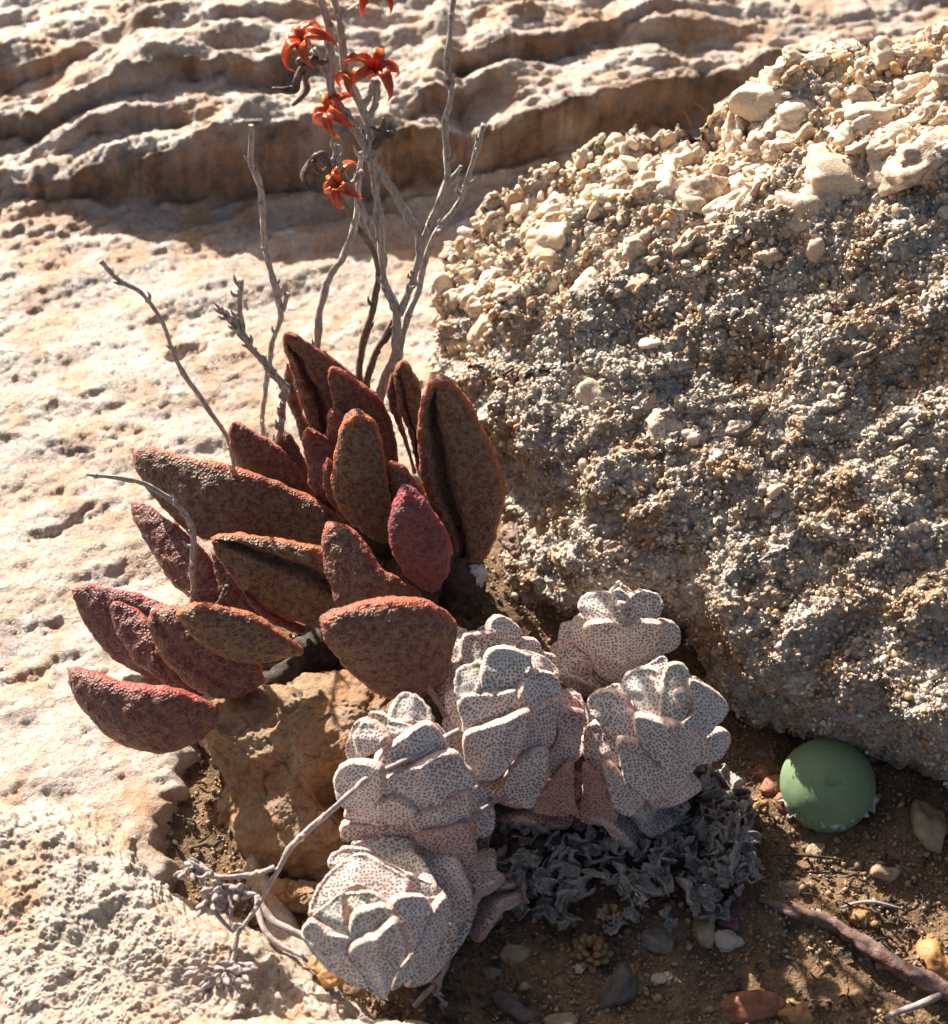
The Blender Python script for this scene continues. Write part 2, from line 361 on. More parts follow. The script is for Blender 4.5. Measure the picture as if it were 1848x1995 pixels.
# ================================================================== THE GROUND
def axis(a, b, step, far0, far1, g=1.18):
    c = list(np.arange(a, b, step)); s = step; x = c[-1]
    while x < far1: s *= g; x += s; c.append(x)
    s = step; x = c[0]
    while x > far0: s *= g; x -= s; c.insert(0, x)
    return np.array(c)
def line_at(pts, X):                        # y of a polyline given as photograph places at height z
    P = np.array([at_z(np.array(a), np.array(b), c) for a, b, c in pts]); o = np.argsort(P[:, 0])
    return np.interp(X, P[o, 0], P[o, 1]), P[o, 0]
RISERS = [  # (place x, place y, height there) along the foot of the step, step heights at the same places
 ([(-300, 410, .4), (0, 398, .4), (150, 402, .4), (300, 398, .4), (500, 388, .4), (700, 384, .4), (850, 372, .4), (900, 345, .4), (1000, 328, .4), (1200, 292, .4), (1400, 245, .4), (1700, 210, .4), (2100, 190, .4)],
  [.15, .3, .6, 1.15, 1.5, 1.5, 1.25, .7, 1.3, 1.3, 1.35, 1.3, 1.3], .14),
 ([(-300, 340, 1.1), (60, 345, 1.1), (200, 338, 1.2), (400, 318, 1.4), (560, 300, 1.6), (760, 290, 1.6), (800, 292, 1.6), (900, 300, 1.5)], [.0, .2, .3, .3, .35, .3, .1, 0], .3),
 ([(-300, 250, 1.6), (0, 238, 1.6), (120, 226, 1.6), (235, 202, 1.6), (320, 190, 1.6), (400, 180, 1.6)], [.5, .5, .5, .45, .1, 0], .2),
 ([(200, 178, 1.9), (250, 168, 1.9), (300, 166, 1.9), (420, 152, 1.9), (560, 140, 1.9), (640, 132, 1.9), (740, 120, 1.9)], [0, .35, .42, .42, .42, .3, 0], .18),
 ([(60, 292, 1.5), (120, 285, 1.5), (200, 262, 1.5), (325, 246, 1.6), (420, 235, 1.6), (520, 225, 1.6)], [0, .25, .3, .3, .2, 0], .25),
 ([(740, 270, 1.7), (790, 250, 1.7), (850, 210, 1.7), (915, 182, 1.7), (1000, 160, 1.7), (1100, 145, 1.7)], [0, .3, .45, .4, .2, 0], .2),
 ([(820, 130, 2.1), (860, 118, 2.1), (950, 104, 2.1), (1060, 84, 2.1), (1190, 55, 2.1), (1300, 30, 2.1), (1420, 10, 2.1)], [0, .45, .6, .6, .5, .25, 0], .22),
 ([(-200, 130, 2.0), (0, 122, 2.0), (80, 108, 2.0), (150, 88, 2.0), (240, 70, 2.0)], [.5, .5, .45, .3, 0], .25),
 ([(150, 40, 2.3), (300, 45, 2.3), (420, 42, 2.3), (520, 25, 2.3), (640, 10, 2.3)], [0, .25, .3, .25, 0], .25),
 ([(1100, 120, 2.1), (1250, 128, 2.1), (1400, 112, 2.1), (1550, 90, 2.1)], [0, .18, .2, 0], .2),
 ([(1180, 32, 2.4), (1260, 40, 2.4), (1340, 30, 2.4), (1450, 12, 2.4)], [0, .35, .3, 0], .2),
]
CRACKS = [([(-60, 1085), (60, 1045), (120, 1020), (180, 975)], .16, .10), ([(-60, 860), (60, 850), (170, 880)], .08, .08),
          ([(330, 700), (400, 672), (470, 640)], .14, .12), ([(60, 610), (110, 592), (170, 575)], .10, .1),
          ([(150, 1010), (300, 945), (390, 925)], .08, .08), ([(-40, 1330), (80, 1300), (150, 1270)], .08, .1), ([(-20, 1240), (120, 1205)], .07, .1)]
def seg_dist(X, Y, poly):
    d = np.full(X.shape, 99.0)
    for (ax, ay), (bx, by) in zip(poly[:-1], poly[1:]):
        vx, vy = bx-ax, by-ay; t = np.clip(((X-ax)*vx+(Y-ay)*vy)/(vx*vx+vy*vy), 0, 1)
        d = np.minimum(d, np.hypot(X-ax-t*vx, Y-ay-t*vy))
    return d
def bedrock_z(X, Y):
    sh = X.shape; x = X.ravel(); y = Y.ravel(); o = np.zeros_like(x)
    q = np.stack([x*.96+y*.28, -x*.28+y*.96, o], 1)
    wob = .13*noise3(q*np.array([.6, .6, 1]), 3)+.09*noise3(q*2.1, 4)+.05*noise3(q*5, 6)+.02*noise3(q*11, 7)
    z = .30+.035*np.maximum(y, 0)
    for pts, hs, wd in RISERS:
        yl, xs = line_at(pts, x); h = np.interp(x, xs, hs)
        d = y-yl+wob; z = z+h*sstep(d, 0, wd)*np.exp(-np.maximum(d-wd, 0)/7.0)
    z = z+(.06+.06*sstep(y, 5, 9))*fbm(q*np.array([.3, .8, 1]), 3, 20)
    t = fbm(q*np.array([.55, 1.5, 1])+3, 3, 31)*3.2; ft = np.floor(t); z = z+(.026+.055*sstep(y, 6, 9))*(ft+sstep(t-ft, .80, 1.0))
    rg = np.clip(fbm(q*.45+5, 3, 44)+.55, .25, 1.2)*(1-.4*sstep(y, 4, 9)); z = z+.026*rg*fbm(q*np.array([1.5, 2.6, 1]), 4, 41, .6)
    c1, c2, ci = cells(q*np.array([1.6, 2.4, 1]), 51); z = z-.03*np.exp(-((c2-c1)/.04)**2)*(ci > .8)*rg+.018*(ci-.5)*rg
    z = z+.026*fbm(q*np.array([4.5, 7, 1]), 4, 61, .72)
    for poly, dep, wd in CRACKS:
        P = [tuple(at_z(np.array(a), np.array(b), .4)[:2]) for a, b in poly]
        sd = seg_dist(x, y, P)+.10*fbm(q*2.2, 4, 95, .65); z = z-dep*1.5*np.exp(-(sd/(wd*.75))**2)*np.clip(.6+.9*noise3(q*1.1, 96), .1, 1)
    # it drops away under the soil and in the crevice beside the block stone
    P = [tuple(at_z(np.array(a), np.array(b), 0.)[:2]) for a, b in [(450, 1480), (405, 1590), (400, 1720), (450, 1790)]]
    z = z-1.2*np.exp(-((seg_dist(x, y, P)+.22*fbm(q*1.6, 3, 90))/.55)**4)
    e = at_z(np.array([430., 500., 620., 850.]), np.array([1400., 1700., 1900., 2100.]), 0.)
    edge = np.interp(y, e[::-1, 1], e[::-1, 0]); back = at_z(np.array(900.), np.array(1000.), 0.)[1]
    z = z-1.8*sstep(x-edge, 0, .8)*sstep(back+.8-y, 0, 1.2)
    return z.reshape(sh)
xs = axis(-11.5, 11.5, .062, -70, 70); ys = axis(-8.8, 19.0, .062, -30, 120)
Yg, Xg = np.meshgrid(ys, xs, indexing='ij'); Zg = bedrock_z(Xg, Yg)
P = np.stack([Xg, Yg, Zg], -1)
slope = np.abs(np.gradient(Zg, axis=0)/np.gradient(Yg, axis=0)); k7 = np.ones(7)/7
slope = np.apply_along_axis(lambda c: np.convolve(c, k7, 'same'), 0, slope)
stain_shade_mask = sstep(slope, .5, 1.5)*(Yg > 5)*np.clip(.75+.6*fbm(P.reshape(-1, 3)*.9, 3, 88).reshape(Yg.shape), 0, 1)  # steep steps get brown rock stain with shade painted into the colour
bed = link('bedrock', new_mesh('bedrock', P.reshape(-1, 3), grid_faces(len(ys), len(xs)), MT['bedrock'], True, {'stain_shade': stain_shade_mask.ravel()})); bed['kind'] = 'structure'

def soil_z(X, Y):
    sh = X.shape; q = np.stack([X.ravel(), Y.ravel(), 0*X.ravel()], 1)
    z = -.05+.10*fbm(q*.8, 3, 71)+.05*fbm(q*3, 4, 75, .65)
    c = at_z(np.array(860.), np.array(1180.), 0.)
    z = z+.75*np.exp(-(((q[:, 0]-c[0]+.6)/2.0)**2+((q[:, 1]-c[1])/1.5)**2))
    return z.reshape(sh)
sx = axis(-5.2, 9.5, .06, -8, 60); sy = axis(-11.5, 2.0, .06, -60, 3)
Yg, Xg = np.meshgrid(sy, sx, indexing='ij')
soil = link('soil', new_mesh('soil', np.stack([Xg, Yg, soil_z(Xg, Yg)], -1).reshape(-1, 3), grid_faces(len(sy), len(sx)), MT['soil'])); soil['kind'] = 'structure'

# ================================================================== ROCKS FROM THEIR OUTLINE
def outline_rock(name, outline, centre, P0, n, mat, H=1.0, R=2.0, depth=3.0, NT=400, NR=90, disp=None, rp=2.2, seed=0, parent=None, Rfun=None, back=10, backdir=None, taper=.1):
    n = np.asarray(n, float); n /= np.linalg.norm(n)
    O = evenly(smooth_poly(outline, 1200, True), NT, True); C = np.array(centre, float)
    r = (np.linspace(0, 1, NR)**.85)
    px = C+(O[None]-C)*r[:, None, None]
    dist = (1-r)[:, None]*np.linalg.norm(O-C, axis=1)[None]/96.0
    RR = R if Rfun is None else Rfun(px)
    k = np.clip(1-dist/RR, 0, 1); off = H*k**rp
    W = np.zeros((NR, NT, 3))
    for i in range(NR): W[i] = at_plane(px[i, :, 0], px[i, :, 1], P0, n, off[i][:, None]*0+off[i][:, None] if False else off[i])
    rings = [W]; bd = -n if backdir is None else np.asarray(backdir, float)/np.linalg.norm(backdir)
    cen = W[-1].mean(0)
    for b in range(1, back+1):
        f = b/back; rings.append((W[-1]+bd*depth*f+(cen-W[-1])*taper*f*f)[None])
    W = np.concatenate(rings); nrm = -grid_normals(W)
    if (nrm[3].mean(0)@n) < 0: nrm = -nrm
    v = W.reshape(-1, 3); nn = nrm.reshape(-1, 3)
    nn[:NT] = n
    dp, at = disp(v, nn, np.concatenate([px.reshape(-1, 2), np.tile(px[-1], (back, 1))]))
    v = v+nn*dp[:, None]; v[:NT] = v[:NT].mean(0)
    o = link(name, new_mesh(name, v, grid_faces(W.shape[0], NT, True)[:, ::-1], mat, True, at), parent)
    G = v.reshape(-1, NT, 3); gn = grid_normals(G).reshape(-1, 3); gn[(gn*nn).sum(1) < 0] *= -1
    return o, v, gn, px.reshape(-1, 2)

# the big boulder
TOP = [(1040, 345), (1110, 305), (1150, 275), (1190, 250), (1225, 248), (1255, 272), (1300, 262), (1350, 240), (1395, 205), (1430, 165), (1480, 125), (1560, 98), (1650, 80), (1740, 66), (1850, 62), (2050, 20)]
BOUT = [(842, 590), (838, 540), (862, 490), (905, 430), (960, 385)]+TOP+[(2400, 300), (2500, 900), (2450, 1500), (2200, 1640), (1950, 1560), (1850, 1520), (1780, 1480), (1700, 1452), (1610, 1440), (1500, 1425), (1420, 1375), (1370, 1290), (1300, 1200), (1190, 1190), (1095, 1215), (1030, 1195), (1000, 1110), (985, 1000), (960, 900), (880, 800), (830, 700)]
BN = np.array([-.40, -.47, .79]); BN /= np.linalg.norm(BN)
BP = at_z(np.array(1500.), np.array(1395.), 1.6)
top_line = np.array(sorted([(905, 430), (960, 385)]+TOP)); tlx, tly = top_line[:, 0], top_line[:, 1]
def below_top(px): return px[..., 1]-np.interp(px[..., 0], tlx, tly)
def disp_b(v, nn, px):
    bt = below_top(px); crest = np.clip(1-bt/330, 0, 1)
    q = v@np.array([[.93, .30, .1], [-.33, .9, .25], [0, -.25, .95]]).T
    lay = fbm(q*np.array([.30, 1.1, 1.1]), 4, 101)
    st = fbm(q*np.array([.35, 1.3, 1.3])+4, 3, 108)*2.6; fs_ = np.floor(st); d = .16*lay+.09*(fs_+sstep(st-fs_, .7, 1))+.20*crest*fbm(q*np.array([.55, 1.6, 1.6])+9, 4, 111)
    c1, c2, ci = cells(q*np.array([1.1, 2.0, 2.0]), 121); d = d+(.06+.22*crest)*(ci-.5)-(.04+.12*crest)*np.exp(-((c2-c1)/.12)**2)
    c1, c2, ci = cells(v*4.2, 131); d = d+.05*(ci-.5)-.04*np.exp(-((c2-c1)/.16)**2)+.04*(.5-c1)
    d = d+.05*fbm(v*3, 4, 141, .65)
    return d, {'crest': crest}
bo, bv, bn, bpx = outline_rock('boulder', BOUT, (1500, 800), BP, BN, MT['boulder'], H=1.45, NT=860, NR=205, depth=6.0, disp=disp_b,
    Rfun=lambda px: np.where(px[..., 1] < 700, 3.4, 1.9), backdir=(.1, .5, -.75), rp=2.0)
tag(bo, 'large grey weathered boulder studded with quartz grains and orange cream crystals along its crest', 'boulder')
nb = len(bpx); bvis = (bpx[:, 0] > 780) & (bpx[:, 0] < 1960) & (bpx[:, 1] > 40) & (bpx[:, 1] < 1640)
bidx = np.nonzero(bvis)[0]
# area weights so that the grains spread evenly
rr = np.linalg.norm(bpx[bidx]-np.array([1500, 800]), axis=1); wgt = rr+30; wgt = wgt/wgt.sum()
def stain_at(p): return np.clip(.5+1.1*fbm(p*.7+40, 3, 151), 0, 1)
pick = rng.choice(bidx, 23000, replace=True, p=wgt); pp = bpx[pick]; bt = below_top(pp); crest = np.clip(1-bt/340, 0, 1)
jit = rng.normal(size=(len(pick), 3))*.04
dens = fbm(bv[pick]*1.3, 3, 161); keep = (dens > -.35) | (rng.random(len(pick)) < .3)
keep &= rng.random(len(pick)) > .62*sstep(crest, .1, .6)
pick, jit, crest, pp = pick[keep], jit[keep], crest[keep], pp[keep]
s = .030+.038*rng.random(len(pick))**2+.045*crest*rng.random(len(pick))+.05*(rng.random(len(pick)) > .97)
G = bv[pick]+jit-bn[pick]*(s*.05)[:, None]
stn = np.clip(stain_at(G)*1.0+crest*.35-.1, 0, 1)
patch = fbm(G*.8+70, 3, 171); s = s*np.where(patch < -.15, .78, 1.0)
o = scatter('quartz_grains', G, s, 1, MT['grain'], bo, seed=3, extra=stn); o['kind'] = 'stuff'
pk2 = rng.choice(bidx, 5200, p=wgt); c2_ = np.clip(1-below_top(bpx[pk2])/420, 0, 1); kk = rng.random(len(pk2)) < .10+.9*c2_; pk2, c2_ = pk2[kk], c2_[kk]
s2_ = .055+.045*rng.random(len(pk2))+.11*c2_*rng.random(len(pk2))**1.6
o = scatter('quartz_lumps', bv[pk2]-bn[pk2]*(s2_*.12)[:, None], s2_, 2, MT['chunk'], bo, seed=13, extra=.3+.6*rng.random(len(pk2)), squash=(1.2, .8, .6), smooth=True); o['kind'] = 'stuff'
# the larger crystals, each one a part
def nearest(px, py): return int(np.argmin((bpx[:, 0]-px)**2+(bpx[:, 1]-py)**2))
chunks = [(1795, 290, 70, 50), (1560, 405, 52, 52), (1628, 318, 62, 48), (1485, 238, 42, 28), (1552, 225, 36, 32), (1600, 230, 28, 26), (1720, 210, 55, 34),
          (1690, 175, 40, 22), (1812, 165, 36, 24), (1752, 240, 40, 22), (1650, 200, 38, 24), (1500, 275, 34, 24), (1430, 300, 36, 24), (1340, 300, 34, 22),
          (1290, 330, 32, 24), (1240, 330, 30, 22), (1400, 345, 26, 18), (1480, 330, 30, 18), (1240, 760, 22, 16), (1262, 795, 16, 28), (1175, 770, 34, 28),
          (1290, 820, 28, 30), (1330, 840, 24, 20), (1500, 505, 20, 22), (1590, 490, 18, 16), (1600, 400, 36, 40), (1715, 330, 30, 26), (1005, 385, 30, 20),
          (1130, 440, 20, 14), (1115, 290, 20, 14), (960, 410, 20, 12), (1445, 820, 26, 14), (1500, 960, 22, 14), (1560, 895, 22, 16), (1130, 905, 12, 12),
          (1480, 1060, 18, 12), (1840, 60+70, 26, 14), (1640, 130, 30, 18), (1560, 140, 26, 16), (1480, 165, 28, 16), (1580, 120, 20, 12), (1760, 110, 30, 16)]
while len(chunks) < 290:
    i = rng.choice(bidx, p=wgt); b = below_top(bpx[i])
    if b < 12: continue
    if b < 290 or rng.random() < .10:
        r0 = (11+26*rng.random()**1.5)*(1.2 if b < 240 else .5); chunks.append((bpx[i, 0], bpx[i, 1], r0*1.1, r0*.8))
cm = []
for k in range(16):
    V, F = stone_dirs(4 if k < 6 else 3, 500+k, (1, .85, .7), 10, 13, .15)
    me = new_mesh('quartz_chunk', V, F, MT['chunk'], True, {'rnd': np.full(len(V), rng.random()), 'stain': np.full(len(V), [.9, .5, .3][k % 3])}); cm.append(me)
for k, (x, y, a, b) in enumerate(chunks):
    i = nearest(x, y); nvec = Vector(bn[i]); sc_ = 1/96.0
    o = bpy.data.objects.new('quartz_chunk', cm[k % 6 if a > 24 else 6+k % 10]); COL.objects.link(o); o.parent = bo
    o.location = bv[i]-bn[i]*(b*sc_*.50); a *= 1.2; b *= 1.2
    xa = Vector(RT*math.cos(.25)+UP*math.sin(.25)*1.0); xa = (xa-nvec*xa.dot(nvec)).normalized(); ya = nvec.cross(xa)
    rot = Matrix((xa, ya, nvec)).transposed() @ Matrix.Rotation(random.uniform(-.5, .5)*(k > 20), 3, 'X') @ Matrix.Rotation(random.uniform(-.3, .3)*(k > 20), 3, 'Y') @ Matrix.Rotation(random.uniform(-.4, .4)*(k > 14) + (math.pi if random.random() < .5 else 0), 3, 'Z')
    o.rotation_euler = rot.to_euler(); o.scale = (a*sc_, b*sc_*1.2, min(a, b)*sc_*.95)

def disp_std(amp=.12, fine=.03, cell=.05, sc=1.0, seed=0):
    def f(v, nn, px):
        q = v*sc+seed*7.7
        d = amp*fbm(q*.9, 4, 200+seed)+fine*fbm(q*4, 4, 210+seed, .65)
        c1, c2, ci = cells(q*1.8, 220+seed); d = d+cell*(ci-.5)*1.6-cell*.7*np.exp(-((c2-c1)/.12)**2)
        c1, c2, ci = cells(q*5, 230+seed); return d+cell*.5*(ci-.5), {}
    return f
# slab across the bottom left corner
SO = [(-160, 1540), (-60, 1542), (60, 1548), (170, 1590), (262, 1650), (345, 1745), (452, 1790), (560, 1850), (640, 1900), (690, 1960), (730, 2060), (700, 2160), (300, 2190), (-160, 2180)]
sl, _, _, _ = outline_rock('rock_slab', SO, (230, 1890), at_z(np.array(300.), np.array(1900.), .95), (-.05, .02, 1), MT['slab'], H=.7, R=.9, depth=2.0, NT=760, NR=210, disp=disp_std(.15, .05, .025, 1.25, 1), taper=0)
tag(sl, 'pale sunlit rock slab sloping across the bottom left corner', 'rock slab')
s2, _, _, _ = outline_rock('rock_slab', [(330, 2010), (450, 1985), (600, 1975), (760, 1985), (860, 2010), (900, 2100), (700, 2250), (300, 2200)], (600, 2100), at_z(np.array(600.), np.array(2000.), 2.0), (0, .05, 1), MT['slab'], H=.5, R=.7, depth=2.6, NT=300, NR=60, disp=disp_std(.08, .03, .05, 1.0, 2), taper=0)
tag(s2, 'blurred sunlit rock edge at the very bottom below the lowest white rosette', 'rock slab')
# orange block stone under the red succulent
b1, _, _, _ = outline_rock('block_stone', [(376, 1400), (400, 1372), (470, 1350), (560, 1325), (660, 1300), (790, 1330), (800, 1440), (700, 1480), (660, 1560), (680, 1660), (650, 1715), (600, 1700), (520, 1690), (452, 1640), (425, 1560), (405, 1480)], (560, 1500),
    at_z(np.array(540.), np.array(1560.), 1.0), (-.12, -.50, .78), MT['block'], H=.75, R=1.1, depth=2.2, NT=420, NR=100, disp=disp_std(.26, .05, .04, .8, 3), backdir=(.05, .4, -.8), rp=2.0)
tag(b1, 'orange block of stone wedged under the red leaved succulent left of the white rosettes', 'stone')
b2, _, _, _ = outline_rock('flat_stone', [(512, 1735), (545, 1712), (620, 1720), (640, 1760), (610, 1785), (540, 1775)], (575, 1750), at_z(np.array(575.), np.array(1750.), .35), (0, -.3, .9), MT['block'], H=.3, R=.4, depth=.8, NT=140, NR=30, disp=disp_std(.05, .03, .03, 1.5, 4))
tag(b2, 'small flat orange stone below the block, beside the lowest white rosette', 'stone')

b3, _, _, _ = outline_rock('rubble_stone', [(985, 1030), (1010, 1015), (1032, 1060), (1050, 1120), (1030, 1165), (995, 1150), (975, 1090)], (1010, 1090), at_z(np.array(1010.), np.array(1090.), .7), (-.3, -.5, .8), MT['redstone'], H=.35, R=.5, depth=1.0, NT=160, NR=36, disp=disp_std(.08, .04, .04, 1.5, 6))
tag(b3, 'rough pale stone in the hollow between the tallest red leaf and the boulder', 'stone')

# ================================================================== RED-LEAVED SUCCULENT
def edge_leaf(tip, A, B, z0, z1, th, channel=0.0, cpos=-.3, seed=0, nu=110, nv=88, rough=.017, front=.66, belly=.0, stand=1.22):
    """a fleshy leaf between its two margins (photograph places, tip to base), lens-shaped across"""
    f = lambda p: np.array(p, float)*.48438+np.array([115.5, 625.6])
    A = smooth_poly(f([tip]+A), 200); B = smooth_poly(f([tip]+B), 200); A = evenly(A, 200); B = evenly(B, 200)
    t = 1-(1-np.linspace(0, 1, nu))**.72; t = np.linspace(0, 1, nu)**1.25
    ia = np.linspace(0, 1, 200); A = np.stack([np.interp(t, ia, A[:, k]) for k in (0, 1)], 1); B = np.stack([np.interp(t, ia, B[:, k]) for k in (0, 1)], 1)
    z = z0+(z1-z0)*t+belly*4*t*(1-t)
    my = (A[:, 1]+B[:, 1])/2; PA = at_z(A[:, 0], A[:, 1], z+stand*.643*(my-A[:, 1])/96); PBm = at_z(B[:, 0], B[:, 1], z+stand*.643*(my-B[:, 1])/96); mid = (PA+PBm)/2; hv = (PBm-PA)/2; w = np.linalg.norm(hv, axis=1)
    T = np.gradient(mid, axis=0); T /= np.linalg.norm(T, axis=1)[:, None]+1e-9
    S = hv/(w[:, None]+1e-9); k = np.hanning(25); k /= k.sum()
    S = np.stack([np.convolve(np.pad(S[:, q], 12, 'edge'), k, 'valid') for q in range(3)], 1)
    N = np.cross(S, T); N /= np.linalg.norm(N, axis=1)[:, None]+1e-9; N[(N@-FW) < 0] *= -1
    N = np.stack([np.convolve(np.pad(N[:, q], 12, 'edge'), k, 'valid') for q in range(3)], 1); N /= np.linalg.norm(N, axis=1)[:, None]
    ph = np.linspace(0, 2*math.pi, nv, endpoint=False); c, s = np.cos(ph), np.sin(ph)
    h = th/2*np.clip(w/w.max(), 0, 1)**.55*sstep(t, -.004, .05)**.5
    up = np.where(s > 0, front, 1.2)*np.sign(s)*np.abs(s)**1.0
    Y = h[:, None]*up[None]
    if channel:
        Y = Y-channel*th*(np.exp(-((c-cpos)/.15)**2)*(s > 0))[None]*sstep(t, .03, .2)[:, None]*(1-.5*sstep(t, .7, 1))[:, None]
    X = np.sign(c)*np.abs(c)**.95
    P = mid[:, None]+hv[:, None]*X[None, :, None]+N[:, None]*Y[..., None]
    n = grid_normals(P); ctr = P.mean(1, keepdims=True); sg = np.sign(((P-ctr)*n).sum(-1)); n = n*np.where(sg == 0, 1, sg)[..., None]
    v = P.reshape(-1, 3)
    d = .035*fbm(v*1.1+seed, 3, 300)-.012+rough*1.5*fbm(v*5+seed, 2, 310)
    c1, _, _ = cells(v*16, 320); d = d+rough*.7*(1.1-1.8*c1)
    fade = np.minimum(1, w/.12)[:, None]*np.ones((1, nv)); v = v+n.reshape(-1, 3)*(d*fade.ravel())[:, None]
    edge = np.maximum(np.abs(c)[None]**7*np.ones((nu, 1)), (1-sstep(t, .0, .09))[:, None]*.9)
    tipg = (1-sstep(t, .008, .035))[:, None]*np.ones((1, nv))
    F = grid_faces(nu, nv, True); j = np.arange(nv); m = len(v); e = (nu-1)*nv
    v = np.vstack([v, v[:nv].mean(0), v[e:e+nv].mean(0)]); F = np.vstack([F, np.stack([(j+1) % nv, j, j*0+m, j*0+m], 1), np.stack([e+j, e+(j+1) % nv, j*0+m+1, j*0+m+1], 1)])
    return v, tris(F), np.r_[edge.ravel(), 1, 0], np.r_[tipg.ravel(), 1, 0]
PB = at_z(np.array(760.), np.array(1130.), .3)
plant = empty('red_succulent', PB)
tag(plant, 'succulent with thick mottled red brown pointed leaves and tall dry stalks against the boulder', 'succulent')
